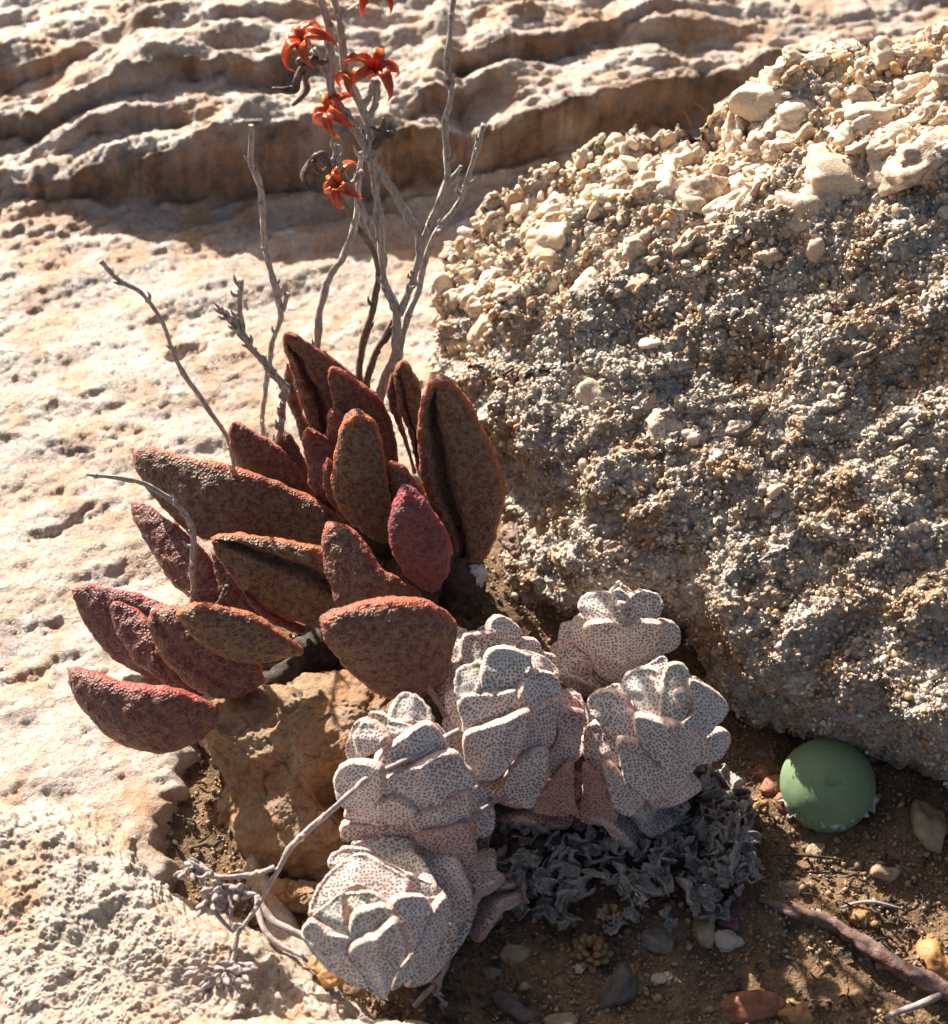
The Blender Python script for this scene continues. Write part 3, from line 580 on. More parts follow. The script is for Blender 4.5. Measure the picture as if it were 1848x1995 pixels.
LEAVES = [  # tip, one margin, other margin, height at tip and base, thickness, channel, its place, tint, grey tip
 ((905, 48), [(898, 100), (940, 250), (985, 380), (1010, 450), (1060, 620)], [(960, 60), (1040, 110), (1140, 180), (1205, 245), (1190, 420), (1120, 600)], 4.6, 1.2, .6, .4, -.35, .4, .7),
 ((915, 165), [(905, 250), (930, 350), (960, 450), (1000, 600)], [(935, 200), (965, 330), (1015, 450), (1050, 590)], 3.4, 1.1, .35, 0, 0, .3, 0),
 ((1095, 188), [(1080, 230), (1098, 330), (1130, 420), (1190, 540), (1250, 660)], [(1150, 212), (1230, 270), (1300, 330), (1345, 430), (1365, 560), (1330, 660)], 4.2, 1.5, .6, 0, 0, .4, 0),
 ((1100, 368), [(1078, 400), (1088, 480), (1110, 560), (1140, 650)], [(1142, 380), (1165, 430), (1185, 510), (1180, 640)], 3.7, 1.6, .45, 0, 0, .75, 0),
 ((995, 443), [(972, 480), (985, 570), (1012, 680), (1060, 750), (1110, 780)], [(1050, 450), (1105, 482), (1125, 560), (1135, 680), (1145, 770)], 3.3, 1.5, .5, 0, 0, .6, 0),
 ((1080, 558), [(1060, 600), (1070, 680), (1105, 760), (1150, 810)], [(1112, 570), (1135, 640), (1145, 720), (1180, 810)], 3.6, 1.7, .35, 0, 0, .9, 0),
 ((700, 406), [(680, 440), (698, 540), (725, 610), (810, 690), (950, 790)], [(755, 425), (850, 480), (930, 550), (985, 620), (1030, 710), (1060, 800)], 2.8, 1.1, .55, 0, 0, .3, 0),
 ((885, 433), [(860, 475), (900, 560), (970, 650), (1040, 770)], [(930, 458), (972, 530), (1000, 610), (1040, 690), (1085, 790)], 2.4, 1.1, .4, 0, 0, .35, 0),
 ((1190, 380), [(1130, 430), (1100, 530), (1096, 640), (1120, 740), (1180, 820), (1270, 880)], [(1250, 393), (1292, 450), (1314, 560), (1332, 700), (1342, 800), (1330, 885)], 4.5, 2.0, .75, .0, 0, .08, 0),
 ((1335, 578), [(1316, 600), (1312, 700), (1320, 800), (1370, 900)], [(1392, 598), (1452, 660), (1492, 740), (1502, 830), (1475, 920)], 3.5, 1.6, .6, 0, 0, .35, 0),
 ((1515, 230), [(1458, 310), (1440, 430), (1448, 580), (1480, 710), (1525, 820), (1570, 900), (1610, 1000)], [(1592, 260), (1682, 380), (1752, 520), (1788, 650), (1782, 800), (1735, 930), (1675, 1010)], 5.0, .9, .85, .62, -.42, .22, .9),
 ((1380, 160), [(1343, 220), (1358, 330), (1400, 450), (1440, 580), (1480, 710)], [(1420, 205), (1455, 270), (1460, 380), (1470, 500), (1505, 700)], 4.4, 1.4, .45, .3, -.3, .3, .5),
 ((1338, 205), [(1318, 280), (1330, 350), (1380, 470), (1420, 610)], [(1355, 260), (1375, 380), (1405, 480), (1440, 600)], 4.0, 1.3, .35, 0, 0, .7, 0),
 ((1392, 700), [(1345, 738), (1324, 830), (1335, 920), (1370, 1000), (1430, 1055), (1480, 1078)], [(1452, 714), (1522, 790), (1572, 880), (1582, 950), (1562, 1025), (1520, 1075)], 3.9, 2.1, .95, .0, 0, 1.0, 0),
 ((293, 530), [(330, 640), (420, 750), (520, 840), (640, 885), (800, 890), (1000, 900), (1150, 910)], [(350, 508), (550, 553), (750, 603), (900, 653), (1050, 730), (1140, 795), (1210, 860)], 2.5, 1.4, .8, 0, 0, .22, 0),
 ((288, 726), [(298, 800), (350, 900), (420, 1010), (500, 1090), (600, 1150), (700, 1180)], [(350, 738), (430, 795), (530, 878), (610, 960), (655, 1060), (730, 1170)], 1.7, .8, .6, 0, 0, .75, 0),
 ((606, 870), [(640, 960), (720, 1060), (800, 1130), (900, 1190), (1050, 1235), (1160, 1245)], [(700, 856), (850, 863), (1000, 898), (1085, 932), (1200, 1010), (1290, 1110)], 2.8, 1.7, .8, .42, .35, .08, 0),
 ((610, 925), [(628, 1010), (650, 1090), (700, 1150), (770, 1190)], [(655, 970), (725, 1060), (805, 1130), (840, 1190)], 1.9, .9, .35, 0, 0, .6, 0),
 ((1082, 828), [(1058, 880), (1073, 980), (1100, 1080), (1140, 1170), (1220, 1200), (1330, 1210)], [(1142, 823), (1212, 868), (1264, 950), (1312, 1012), (1385, 1045), (1460, 1090)], 3.2, 1.9, .7, 0, 0, .35, 0),
 ((738, 1085), [(780, 1155), (860, 1215), (970, 1260)], [(805, 1128), (885, 1190), (990, 1225)], 2.1, 1.2, .3, 0, 0, 1.0, 0),
 ((1062, 1212), [(1068, 1275), (1120, 1355), (1200, 1445), (1285, 1505), (1390, 1525), (1510, 1490)], [(1120, 1168), (1220, 1138), (1320, 1123), (1450, 1115), (1545, 1150), (1600, 1210)], 3.6, 2.5, 1.05, 0, 0, .32, 0),
 ((48, 1080), [(68, 1150), (110, 1235), (180, 1325), (260, 1395), (350, 1435), (450, 1465)], [(120, 1053), (220, 1078), (350, 1108), (450, 1150), (520, 1250), (560, 1360)], 1.5, .7, .6, 0, 0, .75, 0),
 ((216, 1125), [(208, 1170), (238, 1270), (300, 1362), (370, 1432), (450, 1485), (545, 1510)], [(270, 1138), (350, 1198), (402, 1270), (462, 1360), (522, 1435), (590, 1500)], 2.2, 1.3, .5, 0, 0, .8, 0),
 ((372, 1162), [(358, 1210), (388, 1300), (440, 1392), (520, 1465), (600, 1508), (710, 1515)], [(430, 1143), (500, 1158), (590, 1230), (700, 1300), (800, 1375), (830, 1450)], 2.6, 1.6, .65, .1, -.2, .45, .9),
 ((468, 1182), [(508, 1235), (570, 1302), (660, 1352), (760, 1378), (850, 1370), (950, 1345)], [(540, 1143), (650, 1146), (760, 1173), (842, 1220), (910, 1270), (985, 1325)], 3.35, 2.2, .7, 0, 0, .18, 0),
 ((28, 1393), [(58, 1500), (120, 1592), (210, 1672), (300, 1722), (420, 1738), (530, 1705), (620, 1640)], [(110, 1398), (220, 1448), (330, 1473), (430, 1478), (530, 1500), (630, 1550)], 2.4, 1.7, .85, 0, 0, .6, 0),
]
for i, (tp, A_e, B_e, z0, z1, th, ch, cp, tint, tg) in enumerate(LEAVES):
    v, F, e, g = edge_leaf(tp, A_e, B_e, z0, z1, th, ch, cp, i+1)
    link('leaf', new_mesh('leaf', v-PB, F, MT['leaf'], True, {'edge': e, 'tint': np.full(len(v), tint), 'tipgrey': g*tg}), plant)
# short dark woody stems under the leaves
bag = Bag()
for (a, b, r) in [((700, 1270, .1), (840, 1130, 1.2), .55), ((560, 1330, .1), (700, 1180, 1.1), .45), ((420, 1400, .3), (600, 1290, .9), .35), ((880, 1210, 0), (900, 1080, 1.2), .5), ((760, 1050, .6), (700, 1000, 1.5), .5)]:
    A = at_z(np.array(float(a[0])), np.array(float(a[1])), a[2]); Bq = at_z(np.array(float(b[0])), np.array(float(b[1])), b[2])
    V, F, _, _ = tube_arrays([A, (A+Bq)/2+np.array([.1, 0, .1]), Bq], [r, r*.9, r*.6], 24, 24, .35, 3); bag.add(V, F)
bag.build('woody_stem', MT['litter'], plant, PB)

# dry stalks: photograph places along each, the vertical plane (y) it stands in
def stalk(parent, loc, pts, rad, mat, y0, lean=0.0, spikes=8, seed=0, name='flower_stalk', z0=None):
    P = []
    for i, p in enumerate(pts):
        f = i/(len(pts)-1)
        P.append(at_y(np.array(float(p[0])), np.array(float(p[1])), y0+lean*f) if z0 is None else at_z(np.array(float(p[0])), np.array(float(p[1])), p[2]))
    if z0 is not None: rad = [q*.74 for q in rad]
    bag = Bag(); V, F, C, T = tube_arrays(P, rad, 10, 16*len(pts), .42, seed, .045); bag.add(V, F, .5)
    r = random.Random(seed)
    for k in range(spikes):
        i = r.randrange(3, len(C)-2); d = np.array([r.uniform(-1, 1), r.uniform(-1, .3), r.uniform(.1, 1)]); d /= np.linalg.norm(d)
        l = r.uniform(.10, .26); rr = .035
        # a small dry bract with a swollen node at its foot
        v, f, _, _ = tube_arrays([C[i]-d*.02, C[i]+d*l*.5+T[i]*.03, C[i]+d*l*.7+T[i]*l*.6], [rr*1.6, rr, .006], 6, 8); bag.add(v, f, .3)
    o = bag.build(name, mat, parent, loc)
    return o, C
G_, B_ = MT['twig'], MT['twig_brown']
ST = [
 ([(745, 905), (742, 830), (745, 760), (772, 674), (775, 605), (750, 540), (740, 450), (735, 375), (727, 300), (720, 250), (700, 190), (675, 125), (655, 0), (650, -40)], [.12, .10, .10, .085, .08, .075, .07, .06], G_, .6, .5, 10),
 ([(778, 612), (810, 540), (822, 475), (800, 425), (740, 340), (715, 290), (665, 215), (645, 165), (650, 75), (630, 0), (622, -40)], [.075, .075, .08, .085, .08, .07, .06], G_, .75, .4, 14),
 ([(729, 468), (700, 395), (670, 340), (652, 300), (655, 285)], [.05, .055, .05, .06], G_, .75, .1, 6),
 ([(600, 865), (605, 780), (615, 680), (625, 600), (665, 500), (695, 430), (705, 330), (704, 300)], [.075, .08, .075, .07, .065, .05], G_, .9, .3, 5),
 ([(698, 770), (705, 674), (725, 600), (737, 525), (720, 475), (690, 430), (660, 378)], [.08, .08, .075, .06, .05], B_, 1.2, .3, 5),
 ([(712, 765), (740, 674), (778, 612)], [.075, .08, .06], B_, .95, -.15, 3),
 ([(822, 480), (840, 430), (870, 350), (865, 250), (875, 175), (868, 110), (885, 20), (890, -20)], [.06, .06, .055, .05, .04], G_, .9, .3, 9),
 ([(870, 355), (895, 325)], [.06, .05], G_, 1.05, 0, 0),
 ([(772, 740), (785, 660), (810, 570), (840, 475), (890, 400), (925, 300), (944, 243)], [.08, .075, .07, .06, .05, .06], G_, 1.15, .3, 5),
 ([(512, 860), (515, 760), (525, 680), (550, 605), (520, 510), (515, 385), (490, 310), (488, 243)], [.05, .05, .06, .06, .055, .06, .05], G_, 1.2, .3, 9),
 ([(460, 910), (440, 850), (400, 790), (345, 710), (318, 630), (280, 575), (235, 545), (200, 508)], [.06, .05, .05, .05, .04, .04, .05], G_, .2, .2, 4),
 ([(512, 930), (540, 850), (552, 790), (555, 760), (530, 720), (480, 660), (462, 600), (465, 545)], [.05, .06, .07, .06, .05, .05, .06], G_, -.1, .1, 26),
 ([(562, 755), (510, 695), (465, 640), (425, 598)], [.05, .05, .045, .05], G_, -.1, .1, 18),
 ([(552, 605), (558, 572)], [.05, .05], G_, 1.3, 0, 2),
 ([(372, 1180), (380, 1100), (378, 1040), (350, 985), (300, 953), (240, 938), (168, 924)], [.05, .06, .06, .055, .05, .035], G_, -3.0, -.3, 7),
 ([(390, 1345), (385, 1240)], [.04, .035], B_, -4.6, .1, 2),
 ([(425, 1182), (442, 1140)], [.06, .05], B_, -3.4, .1, 2),
]
stalks = []
for k, (pts, rad, m, y0, lean, sp) in enumerate(ST):
    stalks.append(stalk(plant, PB, pts, [r*.88 for r in rad], m, y0, lean, int(sp*1.8), k+1))
# seed pods
def pod_cluster(x, y, yy, n, size, mat, parent, seed, name='seed_pod', droop=.85, dirc=(0, 0, 1)):
    c = at_y(np.array(float(x)), np.array(float(y)), yy); r = random.Random(seed)
    up = Vector(dirc).normalized(); q = up.to_track_quat('Z', 'Y')
    for k in range(n):
        a = 2*math.pi*k/n+r.uniform(-.25, .25)+seed; l = size*.82*r.uniform(.8, 1.15); R = q @ Vector((math.cos(a), math.sin(a), 0)); R = np.array(R); U = np.array(up)
        pts = [c+U*.02, c+R*l*.10+U*l*.34, c+R*l*.34+U*l*.58, c+R*l*.66+U*l*.52*droop, c+R*l*.84+U*l*.18*droop, c+R*l*.80-U*l*.20*droop]
        V, F, C, T = tube_arrays(pts, [.025, .05, .075, .065, .03, .005], 12, 30, .22, seed)
        # each carpel has split open: press a groove along its upper side
        ax = np.cross(T, U); ax /= np.linalg.norm(ax, axis=1)[:, None]+1e-9; nrm = np.cross(ax, T)
        m = len(C)*12; W = V[:m].reshape(len(C), 12, 3); rel = W-C[:, None]; dn = (rel*nrm[:, None]).sum(-1); da = (rel*ax[:, None]).sum(-1)
        rad = np.linalg.norm(rel, axis=-1)+1e-6; gr = (dn > 0)*np.exp(-(da/(rad*.42))**2)
        W = W-nrm[:, None]*(gr*dn*1.25)[..., None]+ax[:, None]*(da*.35)[..., None]; V[:m] = W.reshape(-1, 3)
        b = Bag(); b.add(V, F, .5); b.build(name, mat, parent, PB)
A_, B2, C2 = stalks[1][0], stalks[0][0], stalks[2][0]
pod_cluster(608, 92, 1.05, 5, .66, MT['pod'], A_, 1, dirc=(-.5, -.2, .8))
pod_cluster(728, 148, .8, 5, .64, MT['pod'], B2, 2, dirc=(.25, -.3, .9))
pod_cluster(690, 165, .9, 3, .5, MT['pod'], B2, 7, dirc=(-.2, .2, .8))
pod_cluster(664, 225, .9, 5, .66, MT['pod'], A_, 3, dirc=(-.6, -.2, .6))
pod_cluster(672, 365, .8, 5, .60, MT['pod'], C2, 4, dirc=(-.4, -.4, .6))
pod_cluster(722, -12, .9, 5, .62, MT['pod'], A_, 5, dirc=(.1, -.2, .9))
# short stalks that carry the clusters
for k, (a, b, yy) in enumerate([((645, 160), (610, 98), 1.05), ((707, 205), (728, 155), .8), ((722, 225), (730, 160), .8), ((690, 240), (664, 228), .9), ((655, 290), (640, 320), .8), ((705, 335), (675, 370), .85), ((660, 30), (720, -8), .9)]):
    stalk(plant, PB, [a, ((a[0]+b[0])/2+4, (a[1]+b[1])/2), b], [.055, .05, .06], G_, yy, 0, 3, 40+k)
def withered(pts, yy, parent, seed):
    P = [at_y(np.array(float(a)), np.array(float(b)), yy+.08*math.sin(i)) for i, (a, b) in enumerate(pts)]
    V, F, C, T = tube_arrays(P, [.04, .06, .05, .06, .02], 8, 30, .6, seed); b = Bag(); b.add(V, F); b.build('withered_pod', MT['pod_dark'], parent, PB)
for k, pts in enumerate([[(612, 118), (590, 135), (578, 160), (572, 175), (530, 172)], [(612, 118), (595, 150), (598, 175), (570, 205)], [(612, 118), (585, 118), (600, 125)], [(606, 112), (625, 120), (640, 118)]]): withered(pts, .95, A_, k)
for k, pts in enumerate([[(645, 325), (620, 305), (600, 325), (592, 345), (602, 370)], [(645, 320), (632, 335), (615, 325), (610, 312)], [(645, 320), (628, 300), (612, 312), (605, 330)]]): withered(pts, .75, C2, 10+k)
for k, pts in enumerate([[(728, 290), (745, 255), (748, 230)], [(728, 290), (755, 262), (768, 278)], [(730, 285), (742, 258), (722, 246)]]): withered(pts, .75, A_, 20+k)

# ================================================================== WHITE DOTTED SUCCULENT
def scale_leaf(R, h0, rise, Wd, cup, keel, th, up, nu=34, nv=48, seed=0):
    """thick shingle-like leaf in the frame x = outwards, y = across, z = along the axis"""
    t = 1-(1-np.linspace(0, 1, nu))**1.35
    g = np.interp(t, [0, .15, .35, .55, .72, .86, .95, 1], [.50, .70, .92, 1.0, .95, .74, .50, .30]); cap = np.sqrt(np.clip(1-((t-.9)/.1).clip(0, 1)**2, 0, 1)); g = g*np.maximum(cap, .02)
    ph = np.linspace(0, 2*math.pi, nv, endpoint=False); s = np.cos(ph); sn = np.sin(ph)
    y = Wd/2*g[:, None]*np.sign(s)[None]*(np.abs(s)**.9)[None]
    rt = R*(.03+.97*t); zt = h0+rise*(1-t**1.7)+up*R*sstep(t, .6, 1.0)
    k = keel*R*np.exp(-(y/(.13*Wd))**2)*(.25+t[:, None])
    z = zt[:, None]-cup*y*y/max(R, .3)+k; x = rt[:, None]+.0*y+.25*k
    P = np.stack([x, y, z], -1)
    dz = np.gradient(zt, rt)[:, None]+0*y; dyz = -2*cup*y/max(R, .3)
    nn = np.stack([-dz, -dyz, np.ones_like(y)], -1); nn /= np.linalg.norm(nn, axis=-1, keepdims=True)
    tt = th*np.minimum(1, (1-t)*9+.25)**.5
    w = np.where(sn > 0, .45, .95)*np.sign(sn)*(np.abs(sn)**.5)
    P = P+nn*(tt[:, None]*w[None])[..., None]
    v = P.reshape(-1, 3)
    arc = np.r_[0, np.cumsum(np.hypot(np.diff(rt), np.diff(zt)))]
    uv = np.stack([y.ravel()+seed*3.7, np.repeat(arc, nv)+(np.tile(sn, nu) < 0)*50.0], -1)
    edge = np.maximum(np.abs(s)[None]**6*np.ones((nu, 1)), sstep(t, .86, 1)[:, None]).ravel()
    return v, grid_faces(nu, nv, True), uv, edge
WB = at_z(np.array(980.), np.array(1600.), 0.)
white = empty('white_succulent', WB)
tag(white, 'clump of white succulent rosettes covered in tiny brown dots, in front of the boulder', 'succulent')
def rosette(base, apex, R, ntier, roll, seed, red=0.0, redlow=.5, green=.55, wf=1.36, name='rosette', taper=0.0, top=.42):
    r = random.Random(seed)
    A = at_z(np.array(float(base[0])), np.array(float(base[1])), base[2]); Bp = at_z(np.array(float(apex[0])), np.array(float(apex[1])), apex[2])
    ax = Bp-A; H = np.linalg.norm(ax); ax /= H; ref = np.array([1, 0, 0.]); ref -= ax*(ref@ax); ref /= np.linalg.norm(ref); sd = np.cross(ax, ref)
    par = link(name, None, white, A-WB)
    for j in range(ntier):                       # j = 0 is the innermost pair at the apex
        Ri = R*[top, .70, .88, .98, 1.0][min(j, 4)]*(1-taper*max(0, j-4)); rise = Ri*[.75, .66, .52, .42, .34][min(j, 4)]
        f = j/max(1, ntier-1); h0 = H-R*.34*top-rise-(R*.0 if j == 0 else R*(.02+.255*j))+[0, .07, .09, .06, .0][min(j, 4)]*R
        for k in (0, 1):
            ang = roll+(j % 2)*math.pi/2+k*math.pi+.12*j+r.uniform(-.10, .10)
            Rk = Ri*r.uniform(.93, 1.07)
            v, F, uv, e = scale_leaf(Rk, h0+r.uniform(-.04, .04), rise, Ri*wf*r.uniform(.92, 1.05), r.uniform(.34, .5), .07 if j else .12, .15+.02*r.random(), r.uniform(.10, .24), seed=seed*20+j*2+k)
            c, s = math.cos(ang), math.sin(ang)
            x = v[:, 0]*c-v[:, 1]*s; y = v[:, 0]*s+v[:, 1]*c
            W = ref*x[:, None]+sd*y[:, None]+ax*v[:, 2][:, None]
            d = fbm(W*1.5+seed+j*3.3+k, 3, 400); W = W+ax*(.06*d)[:, None]
            W = W+ax*(.016*noise3(W*9, 410)*(.3+e))[:, None]
            rd = np.clip(red+redlow*max(0, f-.55)*2*r.uniform(.2, 1.2), 0, 1)
            link('leaf', new_mesh('leaf', W, F, MT['crass'], True, {'edge': e, 'red': np.full(len(W), rd), 'green': np.full(len(W), green*[1, .45, .1, 0, 0][min(j, 4)])}, uv), par)
    V, F, _, _ = tube_arrays([A-ax*.2-A, A+ax*H*.5-A, A+ax*H*.85-A], [R*.42, R*.38, R*.2], 16, 12)
    b = Bag(); b.add(V, F); b.build('stem', MT['dead'], par)
    return par
HEADS = {}
for key, ar in {'upper': ((1150, 1330, .3), (1216, 1195, 2.0), .90, 6, .75, 1, 0, .2), 'right': ((1190, 1560, .2), (1312, 1345, 2.3), 1.25, 8, .60, 2, 0, 1.1),
                'middle': ((1060, 1530, .2), (990, 1330, 2.4), 1.22, 8, .35, 3, 0, 1.1), 'back': ((955, 1370, .2), (945, 1250, 1.7), .85, 6, .2, 4, 0, .2),
                'left': ((830, 1620, .2), (775, 1430, 2.2), 1.15, 8, .65, 5, 0, .4), 'lowest': ((820, 1745, .3), (690, 1800, 2.1), 1.22, 7, .15, 6, 0, .3), 'joint': ((930, 1760, .1), (850, 1640, 1.0), .85, 6, .1, 7, .25, .6)}.items():
    HEADS[key] = (rosette(*ar), at_z(np.array(float(ar[0][0])), np.array(float(ar[0][1])), ar[0][2]))
def pad_leaf(head, outline, z, tilt, red=0.0, green=0.0, th=.15, bulge=.05, keel=.0, seed=0):
    """one thick fleshy leaf: its rim, a domed face, a rounded edge and an underside"""
    O = np.array(outline, float)*.46875+np.array([577.5, 1126.1]); NT = 110
    O = evenly(smooth_poly(O, 500, True), NT, True); C = O.mean(0)
    n = -FW+tilt[0]*RT+tilt[1]*UP; n /= np.linalg.norm(n); P0 = at_z(C[0], C[1], z)
    r = np.r_[np.linspace(0, .82, 9), np.linspace(.86, 1, 8)]
    px = C+(O[None]-C)*r[:, None, None]; W = at_plane(px[..., 0], px[..., 1], P0, n)
    dist = (1-r)[:, None]*np.linalg.norm(O-C, axis=1)[None]/96
    k = np.clip(1-dist/(.42*th), 0, 1); rd = th/2*(1-np.sqrt(np.clip(1-k*k, 0, 1)))
    dome = bulge*(r[:, None]**2.4)+0*dist
    e1 = RT-n*(RT@n); e1 /= np.linalg.norm(e1); e2 = np.cross(n, e1); u = (W-P0)@e1; v_ = (W-P0)@e2
    t = np.array(tilt); lt = np.hypot(*t)+1e-6; kd = t/lt; perp = u*(-kd[1])+v_*kd[0]
    kl = keel*np.exp(-(perp/.10)**2)*(.3+.7*r[:, None])
    lip = .03*np.exp(-((dist-.07)/.045)**2)                         # slightly raised rim
    wave = .018*fbm(np.stack([u.ravel()*1.3, v_.ravel()*1.3, u.ravel()*0+seed*5.1], 1), 3, 420).reshape(u.shape)
    top = W+n*(-rd-dome+kl+lip+wave)[..., None]
    bot = (W+n*(-th+rd-dome*.9+wave)[..., None])
    nz = .014*noise3(np.stack([u.ravel()*11, v_.ravel()*11, u.ravel()*0+seed], 1), 430).reshape(u.shape)*(.4+k)
    cen = W.mean((0, 1)); out = W-cen; out /= np.linalg.norm(out, axis=-1, keepdims=True)+1e-6
    top = top+(n+out*1.2*k[..., None])*nz[..., None]; bot[-1] = top[-1]
    allp = np.concatenate([top, bot[::-1][1:]]); uv = np.stack([u, v_], -1); uva = np.concatenate([uv, uv[::-1][1:]+9])
    ang = seed*1.3; ca, sa = math.cos(ang), math.sin(ang); uvf = uva.reshape(-1, 2)@np.array([[ca, sa], [-sa, ca]])+seed*3.1
    ee = np.concatenate([1-np.clip(dist/.17, 0, 1), np.ones_like(dist[1:])]).ravel()
    par, loc = HEADS[head]; F = grid_faces(allp.shape[0], NT, True)[:, ::-1]
    link('leaf', new_mesh('leaf', allp.reshape(-1, 3)-loc, F, MT['crass'], True, {'edge': ee, 'red': np.full(len(uvf), red), 'green': np.full(len(uvf), green)}, uvf), par)
